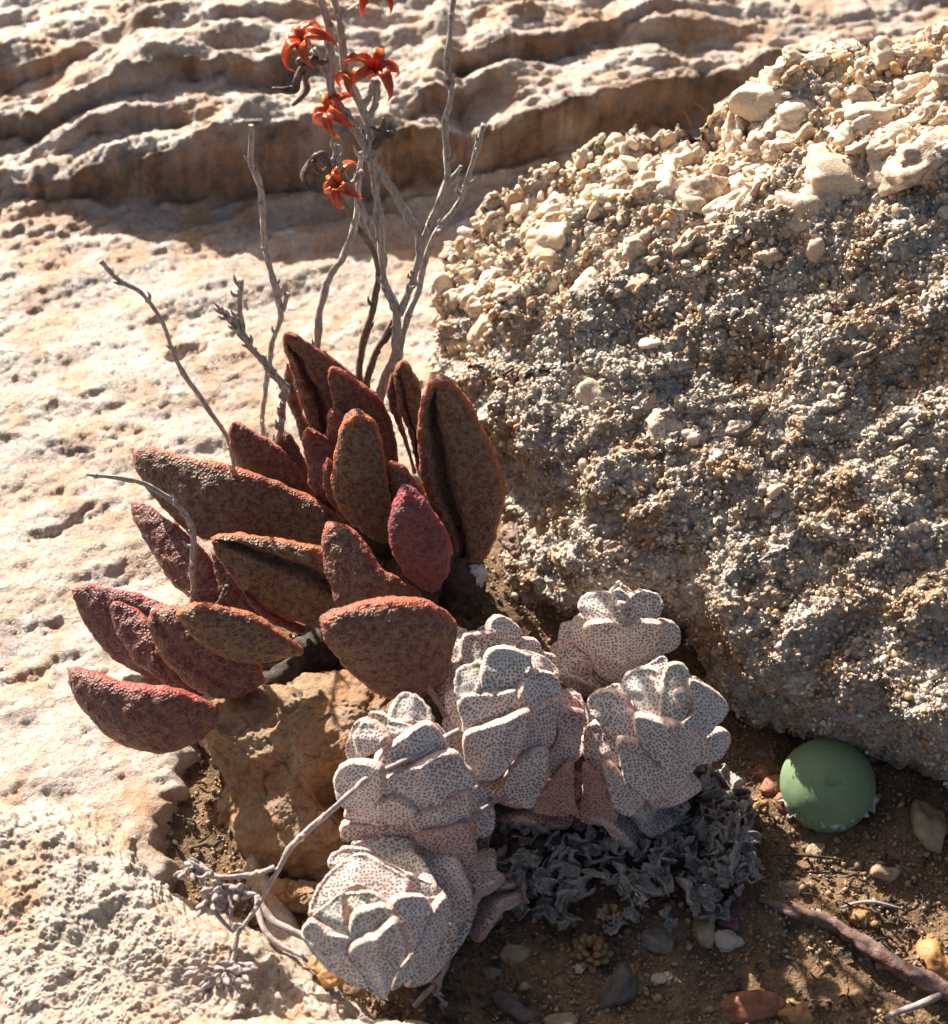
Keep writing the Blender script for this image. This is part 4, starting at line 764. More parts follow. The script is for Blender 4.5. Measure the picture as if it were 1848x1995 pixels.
PADS = [
 ('upper', [(1312, 62), (1342, 38), (1385, 65), (1392, 120), (1375, 180), (1342, 208), (1312, 170), (1305, 110)], 2.8, (0, .2), 0, .7),
 ('upper', [(1338, 98), (1360, 92), (1378, 105), (1370, 128), (1345, 125)], 2.95, (0, .1), 0, .2),
 ('upper', [(1285, 66), (1325, 12), (1345, 2), (1360, 16), (1402, 50), (1370, 80), (1320, 80)], 2.5, (0, .5), 0, 0),
 ('upper', [(1166, 112), (1200, 62), (1290, 50), (1320, 90), (1318, 150), (1348, 218), (1260, 218), (1190, 170)], 2.6, (-.5, .15), 0, .1),
 ('upper', [(1372, 95), (1420, 48), (1500, 55), (1532, 100), (1520, 160), (1440, 212), (1352, 218), (1372, 150)], 2.6, (.5, .15), 0, .1),
 ('upper', [(1205, 200), (1345, 180), (1520, 195), (1512, 280), (1450, 342), (1360, 362), (1270, 347), (1212, 290)], 2.3, (0, -.45), 0, 0, .12),
 ('upper', [(1132, 200), (1170, 150), (1240, 190), (1250, 330), (1190, 315), (1145, 265)], 2.0, (-.6, -.2), 0, 0),
 ('upper', [(1490, 190), (1560, 176), (1608, 220), (1592, 290), (1530, 332), (1460, 345), (1470, 270)], 2.0, (.6, -.2), 0, 0),
 ('upper', [(1230, 320), (1350, 340), (1450, 330), (1460, 380), (1400, 425), (1320, 445), (1258, 405)], 1.6, (.1, -.6), .1, 0),
 ('upper', [(1122, 265), (1200, 300), (1250, 330), (1245, 385), (1170, 370), (1122, 320)], 1.55, (-.4, -.3), .1, 0),
 ('upper', [(1072, 330), (1110, 282), (1180, 330), (1245, 400), (1210, 445), (1110, 425)], 1.3, (-.3, -.3), .1, 0),
 ('upper', [(1120, 425), (1200, 405), (1240, 470), (1205, 505), (1140, 490)], 1.0, (-.2, -.4), .2, 0),
 ('upper', [(1235, 400), (1340, 430), (1310, 490), (1230, 480)], 1.0, (.2, -.4), .2, 0),
 ('right', [(1518, 440), (1545, 358), (1600, 348), (1642, 400), (1658, 500), (1622, 592), (1570, 622), (1512, 592)], 3.3, (0, .05), 0, .7),
 ('right', [(1572, 472), (1608, 460), (1628, 500), (1600, 545), (1572, 505)], 3.45, (0, 0), 0, .1),
 ('right', [(1348, 425), (1390, 375), (1490, 368), (1528, 430), (1518, 530), (1530, 592), (1430, 575), (1380, 500)], 3.1, (-.45, .1), 0, 0),
 ('right', [(1636, 420), (1720, 448), (1792, 500), (1806, 560), (1760, 622), (1700, 668), (1605, 620), (1650, 550)], 3.1, (.5, 0), 0, 0),
 ('right', [(1440, 375), (1520, 318), (1558, 345), (1540, 410), (1490, 395)], 2.9, (0, .6), 0, 0),
 ('right', [(1650, 400), (1690, 430), (1750, 470), (1700, 480), (1650, 440)], 2.85, (.4, .5), 0, 0),
 ('right', [(1408, 580), (1500, 590), (1570, 600), (1700, 655), (1702, 740), (1622, 802), (1540, 802), (1460, 742), (1412, 660)], 2.8, (0, -.45), 0, 0, .13),
 ('right', [(1202, 525), (1230, 474), (1310, 464), (1375, 520), (1405, 600), (1408, 682), (1350, 692), (1268, 632)], 2.75, (-.55, -.1), .05, 0),
 ('right', [(1275, 470), (1345, 432), (1385, 500), (1330, 510)], 2.6, (-.4, .4), 0, 0),
 ('right', [(1670, 680), (1760, 635), (1802, 638), (1818, 690), (1760, 762), (1660, 792), (1600, 800), (1650, 740)], 2.4, (.5, -.3), .05, 0),
 ('right', [(1335, 680), (1420, 690), (1500, 770), (1600, 780), (1668, 795), (1602, 862), (1500, 914), (1440, 914), (1368, 852), (1342, 760)], 2.3, (-.05, -.5), .05, 0, .1),
 ('right', [(1268, 645), (1350, 680), (1375, 740), (1365, 795), (1290, 765)], 2.2, (-.55, -.2), .25, 0),
 ('right', [(1192, 630), (1256, 596), (1292, 660), (1302, 760), (1294, 868), (1230, 822), (1188, 730)], 2.0, (-.6, -.2), .4, 0),
 ('right', [(1286, 775), (1370, 850), (1448, 918), (1425, 982), (1376, 1006), (1318, 962), (1288, 870)], 1.75, (-.2, -.55), .15, 0),
 ('right', [(1186, 785), (1240, 825), (1305, 900), (1338, 1000), (1302, 1036), (1220, 1036), (1172, 1002), (1184, 880)], 1.45, (-.3, -.6), 1.1, 0),
 ('middle', [(775, 350), (828, 284), (930, 296), (985, 350), (925, 486), (840, 496), (768, 482)], 3.35, (.1, .0), 0, .25, .08),
 ('middle', [(655, 405), (680, 362), (782, 345), (782, 420), (758, 486), (680, 514), (650, 470)], 3.2, (-.3, .2), .05, .45),
 ('middle', [(918, 490), (955, 405), (1000, 380), (1080, 394), (1112, 450), (1080, 522), (1010, 562), (914, 572)], 3.1, (.5, 0), .05, 0),
 ('middle', [(915, 298), (980, 296), (1060, 338), (1104, 400), (1010, 405), (960, 360)], 2.95, (.3, .5), .1, 0),
 ('middle', [(664, 535), (700, 488), (840, 474), (918, 480), (905, 582), (840, 624), (700, 658), (680, 590)], 2.95, (-.15, -.2), .05, 0, .05),
 ('middle', [(688, 680), (720, 640), (840, 600), (962, 560), (955, 680), (905, 770), (832, 848), (760, 848), (698, 792)], 2.65, (-.2, -.4), .05, 0, .08),
 ('middle', [(945, 600), (1040, 520), (1115, 508), (1095, 620), (1050, 722), (915, 765)], 2.65, (.45, -.3), .2, 0),
 ('middle', [(608, 500), (650, 460), (690, 520), (700, 650), (640, 605)], 2.6, (-.6, 0), .1, 0),
 ('middle', [(548, 405), (600, 344), (664, 368), (668, 440), (612, 524), (568, 492)], 2.1, (-.4, .1), .2, 0),
 ('middle', [(600, 590), (680, 610), (700, 700), (650, 735), (608, 670)], 2.2, (-.5, -.2), .15, 0),
 ('middle', [(1090, 560), (1190, 556), (1204, 610), (1172, 760), (1080, 844), (1042, 866), (1050, 740), (1090, 650)], 2.3, (.35, -.3), .6, 0),
 ('middle', [(1070, 440), (1130, 466), (1204, 540), (1196, 600), (1120, 575), (1080, 520)], 2.5, (.4, .2), .6, 0),
 ('middle', [(1130, 480), (1190, 486), (1214, 600), (1186, 620), (1140, 580)], 2.2, (.2, .2), .8, 0),
 ('middle', [(858, 850), (940, 745), (1040, 722), (1048, 800), (1038, 880), (985, 962), (900, 942), (862, 900)], 2.05, (0, -.5), .1, 0),
 ('middle', [(1020, 900), (1070, 850), (1152, 780), (1162, 880), (1158, 972), (1080, 1002), (985, 978)], 1.75, (.2, -.5), 1.1, 0),
 ('back', [(614, 215), (650, 194), (705, 230), (708, 330), (650, 372), (618, 340)], 2.2, (-.5, .2), .05, 0),
 ('back', [(688, 240), (780, 222), (845, 230), (866, 280), (800, 345), (688, 365)], 2.35, (0, .05), 0, 0, .08),
 ('back', [(798, 200), (850, 148), (922, 185), (947, 250), (900, 288), (846, 280)], 2.45, (.45, .1), 0, 0),
 ('back', [(930, 250), (990, 246), (1028, 300), (985, 325), (925, 300)], 2.1, (.4, .1), .1, 0),
 ('back', [(730, 232), (770, 196), (826, 172), (826, 225), (780, 240)], 2.1, (0, .5), 0, 0),
 ('back', [(1015, 305), (1075, 318), (1095, 380), (1040, 360)], 1.9, (.4, .1), .1, 0),
 ('left', [(385, 550), (430, 472), (490, 478), (562, 540), (568, 610), (480, 612), (395, 600)], 3.0, (.1, .35), .05, 0),
 ('left', [(288, 565), (350, 556), (415, 590), (490, 620), (410, 665), (340, 645)], 3.0, (-.2, .2), 0, .45),
 ('left', [(238, 650), (280, 588), (352, 618), (376, 680), (300, 738), (248, 745)], 2.95, (-.4, 0), .1, 0),
 ('left', [(198, 710), (232, 602), (282, 584), (262, 650), (262, 770), (208, 768)], 2.6, (-.6, 0), .1, 0),
 ('left', [(345, 765), (400, 690), (500, 618), (560, 606), (624, 680), (630, 732), (560, 775), (450, 814), (370, 814)], 2.9, (.1, -.2), .05, 0, .09),
 ('left', [(565, 590), (625, 640), (648, 740), (620, 750), (570, 680)], 2.5, (.5, .1), .1, 0),
 ('left', [(148, 872), (164, 800), (230, 764), (340, 782), (362, 850), (344, 924), (280, 966), (190, 966)], 2.6, (-.35, -.3), .05, 0, .06),
 ('left', [(352, 860), (450, 800), (640, 725), (705, 780), (760, 852), (702, 914), (602, 962), (480, 978), (390, 930)], 2.55, (.15, -.35), 0, 0, .1),
 ('left', [(198, 985), (280, 950), (400, 915), (495, 975), (484, 1030), (340, 1032), (208, 1018)], 2.15, (-.1, -.6), .05, 0),
 ('left', [(474, 1010), (600, 955), (725, 900), (730, 1000), (692, 1044), (560, 1066), (500, 1066)], 2.1, (.2, -.5), .1, 0),
 ('left', [(740, 870), (800, 876), (834, 980), (824, 1064), (770, 1088), (730, 1000)], 1.7, (.5, -.2), .1, 0),
 ('left', [(180, 1050), (200, 1030), (340, 1024), (480, 1032), (516, 1080), (400, 1096), (260, 1100), (182, 1100)], 1.75, (-.05, -.5), .25, 0),
 ('joint', [(495, 1085), (620, 1052), (722, 1042), (752, 1130), (748, 1205), (700, 1246), (620, 1186), (545, 1140)], 1.75, (.1, -.4), .65, 0),
 ('joint', [(265, 1090), (400, 1090), (505, 1100), (545, 1160), (566, 1225), (450, 1190), (350, 1150)], 1.55, (0, -.3), .2, 0),
 ('joint', [(540, 1130), (620, 1175), (700, 1230), (610, 1260), (550, 1215)], 1.4, (.1, -.2), .2, 0),
 ('joint', [(570, 1240), (700, 1236), (742, 1300), (754, 1400), (704, 1484), (640, 1450), (610, 1330)], 1.0, (.4, -.3), .6, 0),
 ('lowest', [(214, 1504), (236, 1402), (330, 1364), (402, 1374), (404, 1432), (350, 1492), (252, 1514)], 3.0, (.0, -.1), .05, .5, .05),
 ('lowest', [(188, 1312), (310, 1298), (374, 1340), (335, 1372), (232, 1402), (200, 1384)], 2.9, (0, .4), 0, .6),
 ('lowest', [(62, 1400), (148, 1326), (186, 1310), (206, 1400), (214, 1504), (140, 1490), (76, 1450)], 2.9, (-.35, .1), .05, .45, .06),
 ('lowest', [(12, 1482), (60, 1424), (150, 1476), (224, 1504), (190, 1570), (100, 1568)], 2.7, (-.35, -.25), .1, .3),
 ('lowest', [(46, 1400), (78, 1290), (150, 1200), (262, 1138), (384, 1190), (474, 1262), (424, 1362), (378, 1345), (300, 1290), (190, 1300), (110, 1350)], 2.5, (0, .55), .15, 0, .05),
 ('lowest', [(132, 1156), (200, 1112), (302, 1130), (262, 1206), (136, 1206)], 2.1, (-.1, .4), .1, 0),
 ('lowest', [(396, 1356), (440, 1318), (542, 1318), (564, 1380), (524, 1502), (472, 1566), (428, 1450)], 2.6, (.55, .1), .05, 0, .06),
 ('lowest', [(300, 1156), (400, 1184), (520, 1246), (626, 1308), (545, 1345), (440, 1310)], 2.2, (.4, .45), .1, 0),
 ('lowest', [(216, 1556), (350, 1470), (420, 1436), (468, 1560), (424, 1652), (372, 1744), (330, 1746), (276, 1662)], 2.6, (.05, -.45), .05, 0, .08),
 ('lowest', [(14, 1486), (100, 1560), (200, 1545), (244, 1600), (300, 1712), (200, 1684), (86, 1594)], 2.4, (-.35, -.45), .1, 0),
 ('lowest', [(466, 1580), (540, 1446), (622, 1326), (654, 1400), (604, 1522), (524, 1642), (442, 1702), (396, 1722), (424, 1640)], 2.15, (.55, -.3), .05, 0),
 ('lowest', [(550, 1560), (640, 1430), (650, 1556), (566, 1684), (465, 1705)], 1.6, (.55, -.3), .15, 0),
]
for k, p in enumerate(PADS):
    pad_leaf(p[0], p[1], p[2]+.05, p[3], p[4], p[5], keel=(p[6] if len(p) > 6 else .05), seed=k+1)
# its own thin pinkish flower stalk leaning out to the left over the stone
P_ = MT['twig_pink']
fs, _ = stalk(white, WB, [(895, 1423, 2.9), (800, 1475, 2.9), (708, 1525, 2.8), (640, 1582, 2.6), (570, 1645, 2.3), (535, 1700, 2.0), (505, 1760, 1.8), (470, 1812, 1.7), (460, 1860, 1.6), (445, 1905, 1.5)], [.055, .05, .055, .07, .065, .055, .05, .05, .045], P_, 0, 0, 8, 71, z0=1)
stalk(white, WB, [(535, 1690, 2.05), (480, 1708, 2.0), (420, 1712, 1.9), (385, 1690, 1.9), (360, 1690, 1.9)], [.055, .05, .05, .07, .09], P_, 0, 0, 12, 72, z0=1)
stalk(white, WB, [(385, 1690, 1.9), (400, 1740, 1.8), (420, 1780, 1.6), (460, 1815, 1.6)], [.04, .045, .05, .04], P_, 0, 0, 3, 73, z0=1)
stalk(white, WB, [(425, 1712, 1.9), (445, 1745, 1.8), (450, 1800, 1.7), (460, 1812, 1.7)], [.03, .03, .035, .03], P_, 0, 0, 3, 74, z0=1)
stalk(white, WB, [(1015, 1535, 1.7), (960, 1565, 1.9), (900, 1600, 2.0), (860, 1620, 1.8)], [.05, .06, .06, .05], P_, 0, 0, 2, 75, z0=1)
stalk(white, WB, [(872, 1400, 1.6), (835, 1340, 2.2), (812, 1290, 2.6)], [.06, .06, .08], P_, 0, 0, 4, 76, z0=1)
stalk(white, WB, [(860, 1760, 1.4), (875, 1850, 1.0), (860, 1900, .7), (810, 1960, .6)], [.05, .055, .06, .05], P_, 0, 0, 4, 77, z0=1)
stalk(white, WB, [(868, 1890, .7), (845, 1925, .5), (870, 1960, .4)], [.03, .04, .02], P_, 0, 0, 6, 78, z0=1)
def buds(cx, cy, z, n, spread, seed, parent=fs):
    r = random.Random(seed); c = at_z(np.array(float(cx)), np.array(float(cy)), z)
    for k in range(n):
        d = np.array([r.gauss(0, 1), r.gauss(0, .7), r.gauss(0, .5)]); d[1] = -abs(d[1])*.8; d *= spread/96/np.linalg.norm(d)*r.uniform(.25, 1.0)
        p = c+d; u = d/np.linalg.norm(d)+np.array([0, 0, .3])
        q0 = c+d*.3+np.array([0, 0, .08]); V, F, _, _ = tube_arrays([q0, (q0+p)/2+np.array([0, 0, .03]), p, p+u*.09, p+u*.17], [.016, .022, .06, .05, .008], 7, 12, .35, seed+k)
        b = Bag(); b.add(V, F, .5); b.build('flower_bud', P_, parent, WB-np.zeros(3))
buds(438, 1895, 1.6, 16, 34, 1); buds(405, 1888, 1.55, 8, 28, 5); buds(462, 1880, 1.6, 9, 26, 6); buds(420, 1925, 1.5, 7, 26, 7); buds(370, 1694, 1.9, 7, 20, 2); buds(432, 1728, 1.85, 12, 30, 3); buds(412, 1752, 1.75, 7, 24, 4); buds(458, 1738, 1.8, 7, 22, 8)

# ================================================================== WITHERED GREY LEAVES ON THE OLD STEM
OB = at_z(np.array(1230.), np.array(1690.), 0.)
old = empty('withered_stem', OB)
tag(old, 'old stem covered in dark grey shrivelled leaves lying on the soil below the white rosettes', 'dead stem')
def crumple(seed, nu=13, nv=13):
    r = np.random.default_rng(seed); u, v = np.meshgrid(np.linspace(-1, 1, nu), np.linspace(-1, 1, nv), indexing='ij')
    rad = np.sqrt(np.maximum(1-v*v*.75, .05)); x = u*.55*rad; y = v*.9
    z = .45*x*x*r.uniform(.5, 2.2)+.35*r.uniform(-1, 1)*y*y+.1*np.sin(4*x+r.uniform(0, 6))*np.cos(3*y)
    P = np.stack([x, y, z], -1).reshape(-1, 3)
    for k in range(3): P[:, k] += .30*fbm(P*np.array([1.6, 1.6, 1.6])+seed*3+k*11, 3, 500+k)
    roll_ = r.uniform(.9, 2.4); a = P[:, 0]*roll_*1.6; P[:, 2] += .35*(1-np.cos(a)); P[:, 0] = np.sin(a)/1.6/roll_*1.1
    G = P.reshape(nu, nv, 3); n = grid_normals(G); th = .05*(1-np.maximum(np.abs(u), np.abs(v))**6)[..., None]+.012
    top = G+n*th; bot = G-n*th; V = np.concatenate([top.reshape(-1, 3), bot.reshape(-1, 3)]); F = grid_faces(nu, nv); m = nu*nv
    per = [i*nv for i in range(nu)]+[(nu-1)*nv+j for j in range(1, nv)]+[i*nv+nv-1 for i in range(nu-2, -1, -1)]+[j for j in range(nv-2, 0, -1)]
    per = np.array(per); p2 = np.roll(per, -1); side = np.stack([per, p2, p2+m, per+m], 1)
    return V, np.vstack([F, F[:, ::-1]+m, side])
cr = [new_mesh('withered_leaf', *crumple(k+1), MT['dead'], True) for k in range(16)]
def wl(x, y, z, s, parent, loc, mesh=None):
    o = bpy.data.objects.new('withered_leaf', mesh or cr[random.randrange(16)]); COL.objects.link(o); o.parent = parent
    o.location = at_z(np.array(float(x)), np.array(float(y)), z)-loc
    o.rotation_euler = [random.uniform(-1.3, 1.3)+.9, random.uniform(-1.2, 1.2), random.uniform(0, 6.3)]; o.scale = (s*random.uniform(.8, 1.2),)*3
    return o
random.seed(21)
path = smooth_poly([(930, 1650), (1020, 1665), (1120, 1690), (1230, 1690), (1330, 1680), (1420, 1660), (1450, 1610)], 150)
for k in range(235):
    c = path[random.randrange(150)]; f = random.gauss(0, 1)
    x = c[0]+random.uniform(-25, 25); y = c[1]+max(-75, min(115, 55*f)); z = .62-.0035*abs(y-c[1])+random.uniform(-.1, .15)
    wl(x, y, max(.1, z), random.uniform(.15, .30), old, OB)
for k in range(34): wl(random.uniform(900, 1130), random.uniform(1690, 1790), .2, random.uniform(.20, .34), old, OB)
for k in range(18): wl(random.uniform(1360, 1470), random.uniform(1500, 1640), .2, random.uniform(.22, .36), old, OB)
b = Bag()
V, F, _, _ = tube_arrays([at_z(np.array(float(a)), np.array(float(c)), z) for a, c, z in [(900, 1660, .25), (1050, 1655, .25), (1230, 1670, .22), (1420, 1650, .15)]], [.3, .34, .32, .2], 14, 40, .4, 2); b.add(V, F)
b.build('stem', MT['litter'], old, OB)

# ================================================================== GREEN BUTTON SUCCULENT
BC = at_z(np.array(1613.), np.array(1530.), .25)
but = empty('button_succulent', (BC[0], BC[1], 0)); bl = np.array([BC[0], BC[1], 0])
tag(but, 'round pale green button shaped succulent tucked under the foot of the boulder', 'succulent')
V, F = ICO[5]; R0 = .84
vv = V.copy(); ax = np.array([.0, -.50, .86]); ax /= np.linalg.norm(ax); hh = V@ax
vv = V*R0; vv = vv-ax*(hh*R0*.30)[:, None]                       # flattened along its axis
side = np.cross(ax, [1, 0, 0]); a1 = V@np.array([1, 0, 0]); a2 = V@side
dim = np.exp(-(a1/.15)**2-(a2/.03)**2)*(hh > 0); vv = vv-ax*(.08*dim)[:, None]
vv = vv-ax*(.03*np.exp(-((a1**2+a2**2)/.12))*(hh > 0))[:, None]
vv += V*(.022*fbm(V*1.1, 2, 600)+.003*fbm(V*9, 2, 601))[:, None]
link('body', new_mesh('body', vv+BC-bl, F, MT['button'], True, {'edge': np.exp(-(a1/.15)**2-(a2/.05)**2)*(hh > 0)}), but)
b = Bag(); r = random.Random(5)
for k in range(6):                                                # torn papery sheath round its foot
    a = math.radians(212+k*22+r.uniform(-6, 6)); nu = 13
    u, v = np.meshgrid(np.linspace(-1, 1, nu), np.linspace(0, 1, nu), indexing='ij')
    ang = a+u*.30*(1-.25*v*v); rad = .74+(.22+.05*math.sin(k*3))*v+.04*np.sin(7*u+k)*v
    z = .20-.06*v+.04*np.sin(5*u+2*v+k)
    Pq = np.stack([BC[0]+rad*np.cos(ang), BC[1]+.15+rad*np.sin(ang)*.95, z], -1).reshape(-1, 3)
    Pq += .05*np.stack([fbm(Pq*5+k+q*9, 2, 610) for q in range(3)], 1)
    n = grid_normals(Pq.reshape(nu, nu, 3)).reshape(-1, 3)
    VV = np.vstack([Pq+n*.015, Pq-n*.015]); FF = grid_faces(nu, nu); b.add(VV, np.vstack([FF, FF[:, ::-1]+nu*nu]))
b.build('papery_sheath', MT['paper'], but, bl)

# ================================================================== THINGS ON THE SOIL
def soil_at(x, y):
    p = at_z(np.array(float(x)), np.array(float(y)), 0.); z = float(soil_z(np.array([p[0]]), np.array([p[1]]))[0]); return at_z(np.array(float(x)), np.array(float(y)), z)
def simple_mat(name, a, b, scale=5, rough=.55):
    return mk_simple(name, a, b, scale, rough, .4, .45)
PM = {'cream': simple_mat('cream_pebble', (.42, .34, .24), (.56, .50, .40)), 'purple': simple_mat('purple_pebble', (.11, .045, .045), (.20, .10, .095)),
      'grey': simple_mat('grey_pebble', (.17, .14, .11), (.29, .245, .195)), 'orange': simple_mat('orange_pebble', (.30, .14, .05), (.45, .25, .10)),
      'tan': simple_mat('tan_pebble', (.28, .20, .12), (.42, .32, .20)), 'red': simple_mat('red_pebble', (.20, .07, .035), (.34, .14, .07)), 'dark': simple_mat('dark_pebble', (.07, .06, .052), (.15, .125, .105))}
PEB = [
 (1416, 1838, 27, 21, 'cream', 'cream oval pebble below the two purple pebbles'), (1436, 1775, 29, 24, 'purple', 'round purple pebble above a smaller dark red one'),
 (1424, 1800, 24, 18, 'purple', 'small dark red pebble between the cream and the round purple pebble'), (1370, 1810, 24, 44, 'tan', 'upright beige pebble left of the purple pebbles'),
 (1286, 1838, 33, 26, 'grey', 'grey rounded pebble right of the tiny yellow rosette'), (1205, 1930, 26, 38, 'dark', 'large flat dark grey pebble standing below the tiny rosettes'),
 (1010, 1862, 30, 22, 'tan', 'tan angular pebble left of the tiny yellow rosette'), (1550, 1975, 28, 24, 'orange', 'orange pebble at the bottom edge right of centre'),
 (1822, 1870, 30, 40, 'orange', 'orange stone near the right edge below the red root'), (1862, 1620, 26, 26, 'orange', 'orange stone cut by the right edge level with the green button'),
 (1803, 1600, 36, 52, 'tan', 'large smooth tan stone right of the green button'), (1510, 1530, 26, 20, 'red', 'rust red lump against the left side of the green button'),
 (1485, 1505, 24, 14, 'red', 'rust red chip above the lump left of the green button'), (1530, 1570, 20, 18, 'red', 'small rust red stone below left of the green button'),
 (1678, 1785, 26, 18, 'orange', 'rusty orange stone above the red root'), (1735, 1700, 32, 20, 'tan', 'pale curved pebble in the soil between button and root'),
 (1480, 1570, 16, 14, 'orange', 'small amber pebble left of the papery sheath'), (1640, 1600, 14, 11, 'orange', 'tiny amber pebble under the right side of the green button'),
 (1130, 1885, 12, 10, 'cream', 'tiny whitish pebble under the yellow rosette'), (960, 1900, 22, 14, 'grey', 'grey pebble right of the stem at the bottom'),
 (1000, 1960, 40, 22, 'dark', 'dark flat pebble at the bottom left of the soil'), (1720, 1870, 26, 22, 'tan', 'knobbly tan lump below the middle of the root'),
 (1450, 1960, 60, 22, 'red', 'long low reddish stone in the soil at the bottom'), (1290, 1905, 16, 12, 'cream', 'small pale pebble below the grey rounded pebble'),
 (1230, 1800+95, 12, 12, 'orange', 'small orange grain beside the large flat dark pebble'), (1545, 1730, 34, 18, 'tan', 'low brown pebble above the upper end of the root'),
 (1100, 1990, 30, 18, 'tan', 'brownish pebble half buried at the bottom edge'), (1590, 1660, 20, 12, 'tan', 'small tan pebble below the papery sheath'),
 (652, 1905, 26, 16, 'orange', 'yellow orange pebble under the tip of the lowest rosette'), (620, 1880, 18, 14, 'orange', 'smaller yellow pebble under the left edge of the lowest rosette'),
]
for k, (x, y, a, b_, m, lab) in enumerate(PEB):
    V, F = stone_dirs(4, 700+k, (1, 1, 1), 6 if m in ('cream', 'purple', 'tan') else 10, 10, .06); p = soil_at(x, y)
    if x < 700: p = at_z(np.array(float(x)), np.array(float(y)), .9)
    mx = np.array([a/96, b_/96*1.15, min(a, b_)/96*.75])*.9; V = V*mx+fbm(V*2.5+k, 3, 720)[:, None]*.02
    o = link('pebble', new_mesh('pebble', V, F, PM[m], True), None, p+np.array([0, 0, mx[2]*.12])); o.rotation_euler = (.0, .0, random.uniform(-.3, .3))
    tag(o, lab, 'pebble')
# gravel nobody could count
N = 13000; xy = np.stack([rng.uniform(-5.0, 9.6, N*2), rng.uniform(-11.4, -1.2, N*2)], 1)
ok = fbm(np.c_[xy*1.0, 0*xy[:, :1]], 3, 730) > -.55; xy = xy[ok][:N]
zz = soil_z(xy[:, 0], xy[:, 1]); s = .020+.055*rng.random(len(xy))**4+.018*rng.random(len(xy))+.07*(rng.random(len(xy)) > .985)
g = scatter('gravel', np.c_[xy, zz+s*.25], s, 1, MT['gravel'], seed=9, extra=rng.random(len(xy))*.5, smooth=True); g['kind'] = 'stuff'
# crumbs and litter: thin dark bits of twig and leaf
bag = Bag(); r = random.Random(77)
spots = [(1700, 1860, 150, 90), (1560, 1920, 160, 60), (1450, 1580, 90, 70), (1780, 1760, 90, 70), (1000, 1870, 160, 90), (900, 1960, 120, 40), (1650, 1700, 160, 40), (1500, 1800, 330, 170), (520, 1760, 70, 60), (570, 1850, 60, 40), (360, 1620, 60, 90)]
for k in range(300):
    sx_, sy_, dx_, dy_ = spots[r.randrange(len(spots))]; x = r.gauss(sx_, dx_*.6); y = r.gauss(sy_, dy_*.6)
    p = soil_at(x, y)+np.array([0, 0, .04]); a = r.uniform(0, 6.3); l = r.uniform(.06, .32); d = np.array([math.cos(a), math.sin(a), r.uniform(-.1, .35)])
    V, F, _, _ = tube_arrays([p, p+d*l*.5+np.array([r.uniform(-.05, .05), 0, .04]), p+d*l], [.006, r.uniform(.012, .045), .006], 5, 7, .5, k); bag.add(V, F, r.random())
o = bag.build('plant_litter', MT['litter']); o['kind'] = 'stuff'
# red root
def tube_thing(name, pts, rad, mat, lab, cat, jitter=.35, sides=18, n=90, kink=.06):
    P = np.array([at_z(np.array(float(a)), np.array(float(b)), z) for a, b, z in pts]); V, F, _, _ = tube_arrays(P, rad, sides, n, jitter, 4, kink)
    b = Bag(); b.add(V, F); return tag(b.build(name, mat, None, (float(P[0][0]), float(P[0][1]), 0.)), lab, cat)
tube_thing('root', [(1478, 1750, -.02), (1540, 1778, .10), (1620, 1800, .14), (1700, 1850, .14), (1760, 1890, .18), (1850, 1930, .22), (1960, 1985, .2)], [.05, .11, .12, .11, .14, .15, .14], MT['bark'], 'long reddish woody root lying across the soil at the lower right', 'root')
tube_thing('fallen_twig', [(500, 1745, .9), (530, 1795, .8), (560, 1812, .8), (600, 1830, .8), (640, 1850, .9)], [.05, .07, .06, .06, .05], P_, 'grey curved twig between the flat orange stone and the lowest rosette', 'twig', .2, 8, 40)
tube_thing('fallen_twig', [(500, 1745, .9), (515, 1810, .9), (540, 1840, .9), (590, 1865, .95)], [.04, .05, .05, .04], P_, 'lower grey twig beneath the curved one left of the lowest rosette', 'twig', .2, 8, 40)
tube_thing('fallen_twig', [(1500, 1668, .05), (1600, 1672, .1), (1640, 1676, .1)], [.02, .03, .02], MT['litter'], 'thin dark straight twig under the papery sheath', 'twig', .2, 8, 30)
tube_thing('fallen_twig', [(1725, 1985, .1), (1790, 1965, .2), (1860, 1925, .25)], [.05, .06, .05], P_, 'pale twig crossing the bottom right corner', 'twig', .2, 8, 30)
tube_thing('fallen_twig', [(1640, 1770, .1), (1700, 1762, .14), (1760, 1772, .1)], [.02, .035, .015], P_, 'thin whitish curved twig above the red root', 'twig', .2, 8, 30)
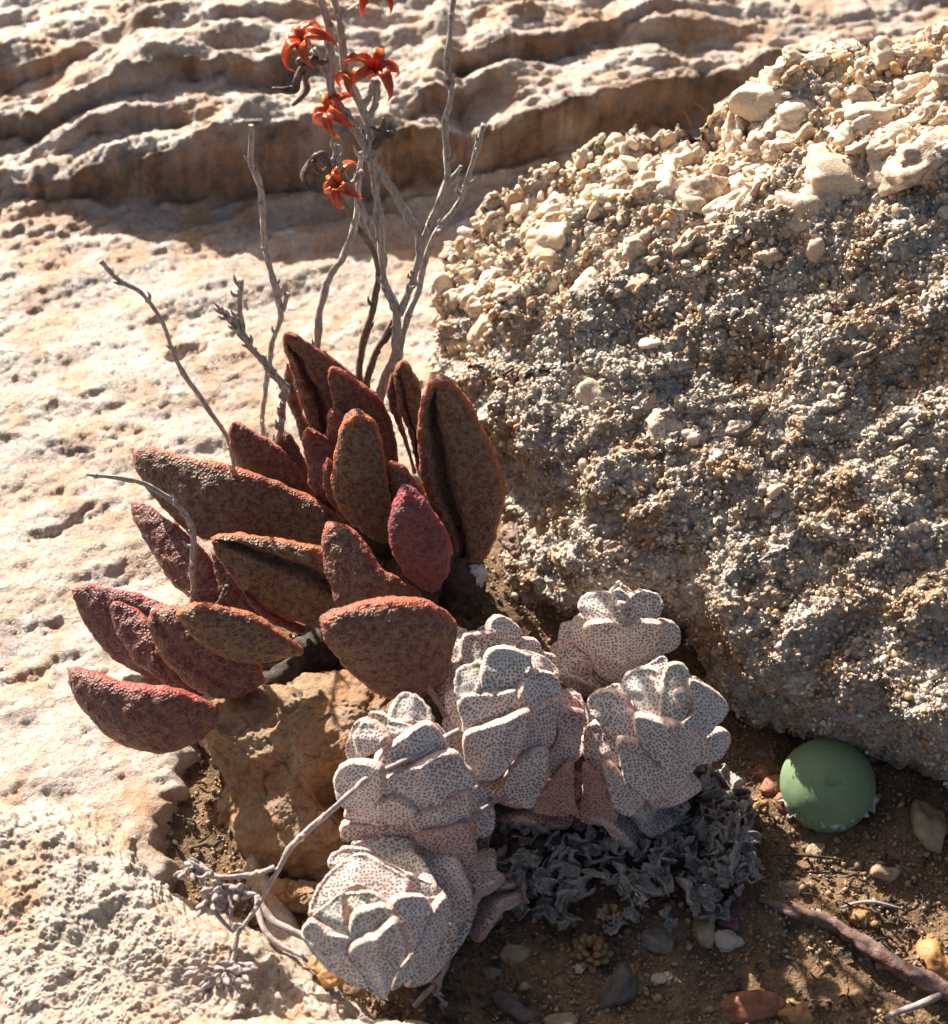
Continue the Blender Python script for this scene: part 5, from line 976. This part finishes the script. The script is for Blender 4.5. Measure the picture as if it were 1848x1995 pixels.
# two tiny rosettes seedlings
def tiny_rosette(x, y, n, s, lab, tilt):
    p = soil_at(x, y); e = empty('seedling', p); tag(e, lab, 'seedling'); r = random.Random(int(x))
    for k in range(n):
        f = k/n; a = k*2.4; ti = 1.2*(1-f); R = s*(.25+.45*(1-f)); h = s*(.15+f*tilt)
        V, F = ICO[2]; v = V*np.array([.30, .20, .13])*s; c, sn = math.cos(-.9*f-.2), math.sin(-.9*f-.2)
        v = np.stack([v[:, 0]*c+v[:, 2]*sn, v[:, 1], -v[:, 0]*sn+v[:, 2]*c], 1); v = v+np.array([R, 0, h])
        v = np.stack([v[:, 0]*math.cos(a)-v[:, 1]*math.sin(a), v[:, 0]*math.sin(a)+v[:, 1]*math.cos(a), v[:, 2]], 1)
        link('leaf', new_mesh('leaf', v, F, MT['tinyleaf'], True), e)
tiny_rosette(1186, 1800, 18, .30, 'tiny upright orange leaved seedling just below the shrivelled grey leaves', 1.5)
tiny_rosette(1150, 1862, 22, .40, 'tiny flat yellow green seedling on the soil below the orange one', .5)
# bit of white fluff caught between leaf and boulder
V, F = ICO[4]; p = at_z(np.array(925.), np.array(1122.), .95)
vv = V*np.array([.22, .2, .28])*(1+.3*fbm(V*2, 4, 740))[:, None]
tag(link('cobweb_fluff', new_mesh('cobweb_fluff', vv, F, MT['wool'], True), None, p), 'bit of white cobweb fluff beside the base of the red succulent', 'cobweb')
# dry orange grass in the shade of the far ledge
def tuft(x, y, n, lab, seed):
    r = random.Random(seed); p = at_z(np.array(float(x)), np.array(float(y)), .35); e = empty('dry_grass', p); tag(e, lab, 'dry grass')
    for k in range(n):
        a = r.uniform(0, 6.3); l = r.uniform(.5, 1.3); d = np.array([math.cos(a), math.sin(a)*.6, 0]); q = np.array([r.uniform(-.3, .3), r.uniform(-.2, .2), 0])
        V, F, _, _ = tube_arrays([q, q+d*l*.35+np.array([0, 0, l*.6]), q+d*l*.8+np.array([0, 0, l*.75]), q+d*l*1.15+np.array([0, 0, l*.45])], [.03, .035, .03, .01], 6, 20)
        link('blade', new_mesh('blade', V, tris(F), MT['straw'], True), e)
tuft(1140, 268, 7, 'dry orange grass tuft in the shade of the far ledge left of the boulder peak', 3)
tuft(1275, 245, 11, 'dry orange grass curling over the boulder crest in front of the far ledge', 4)
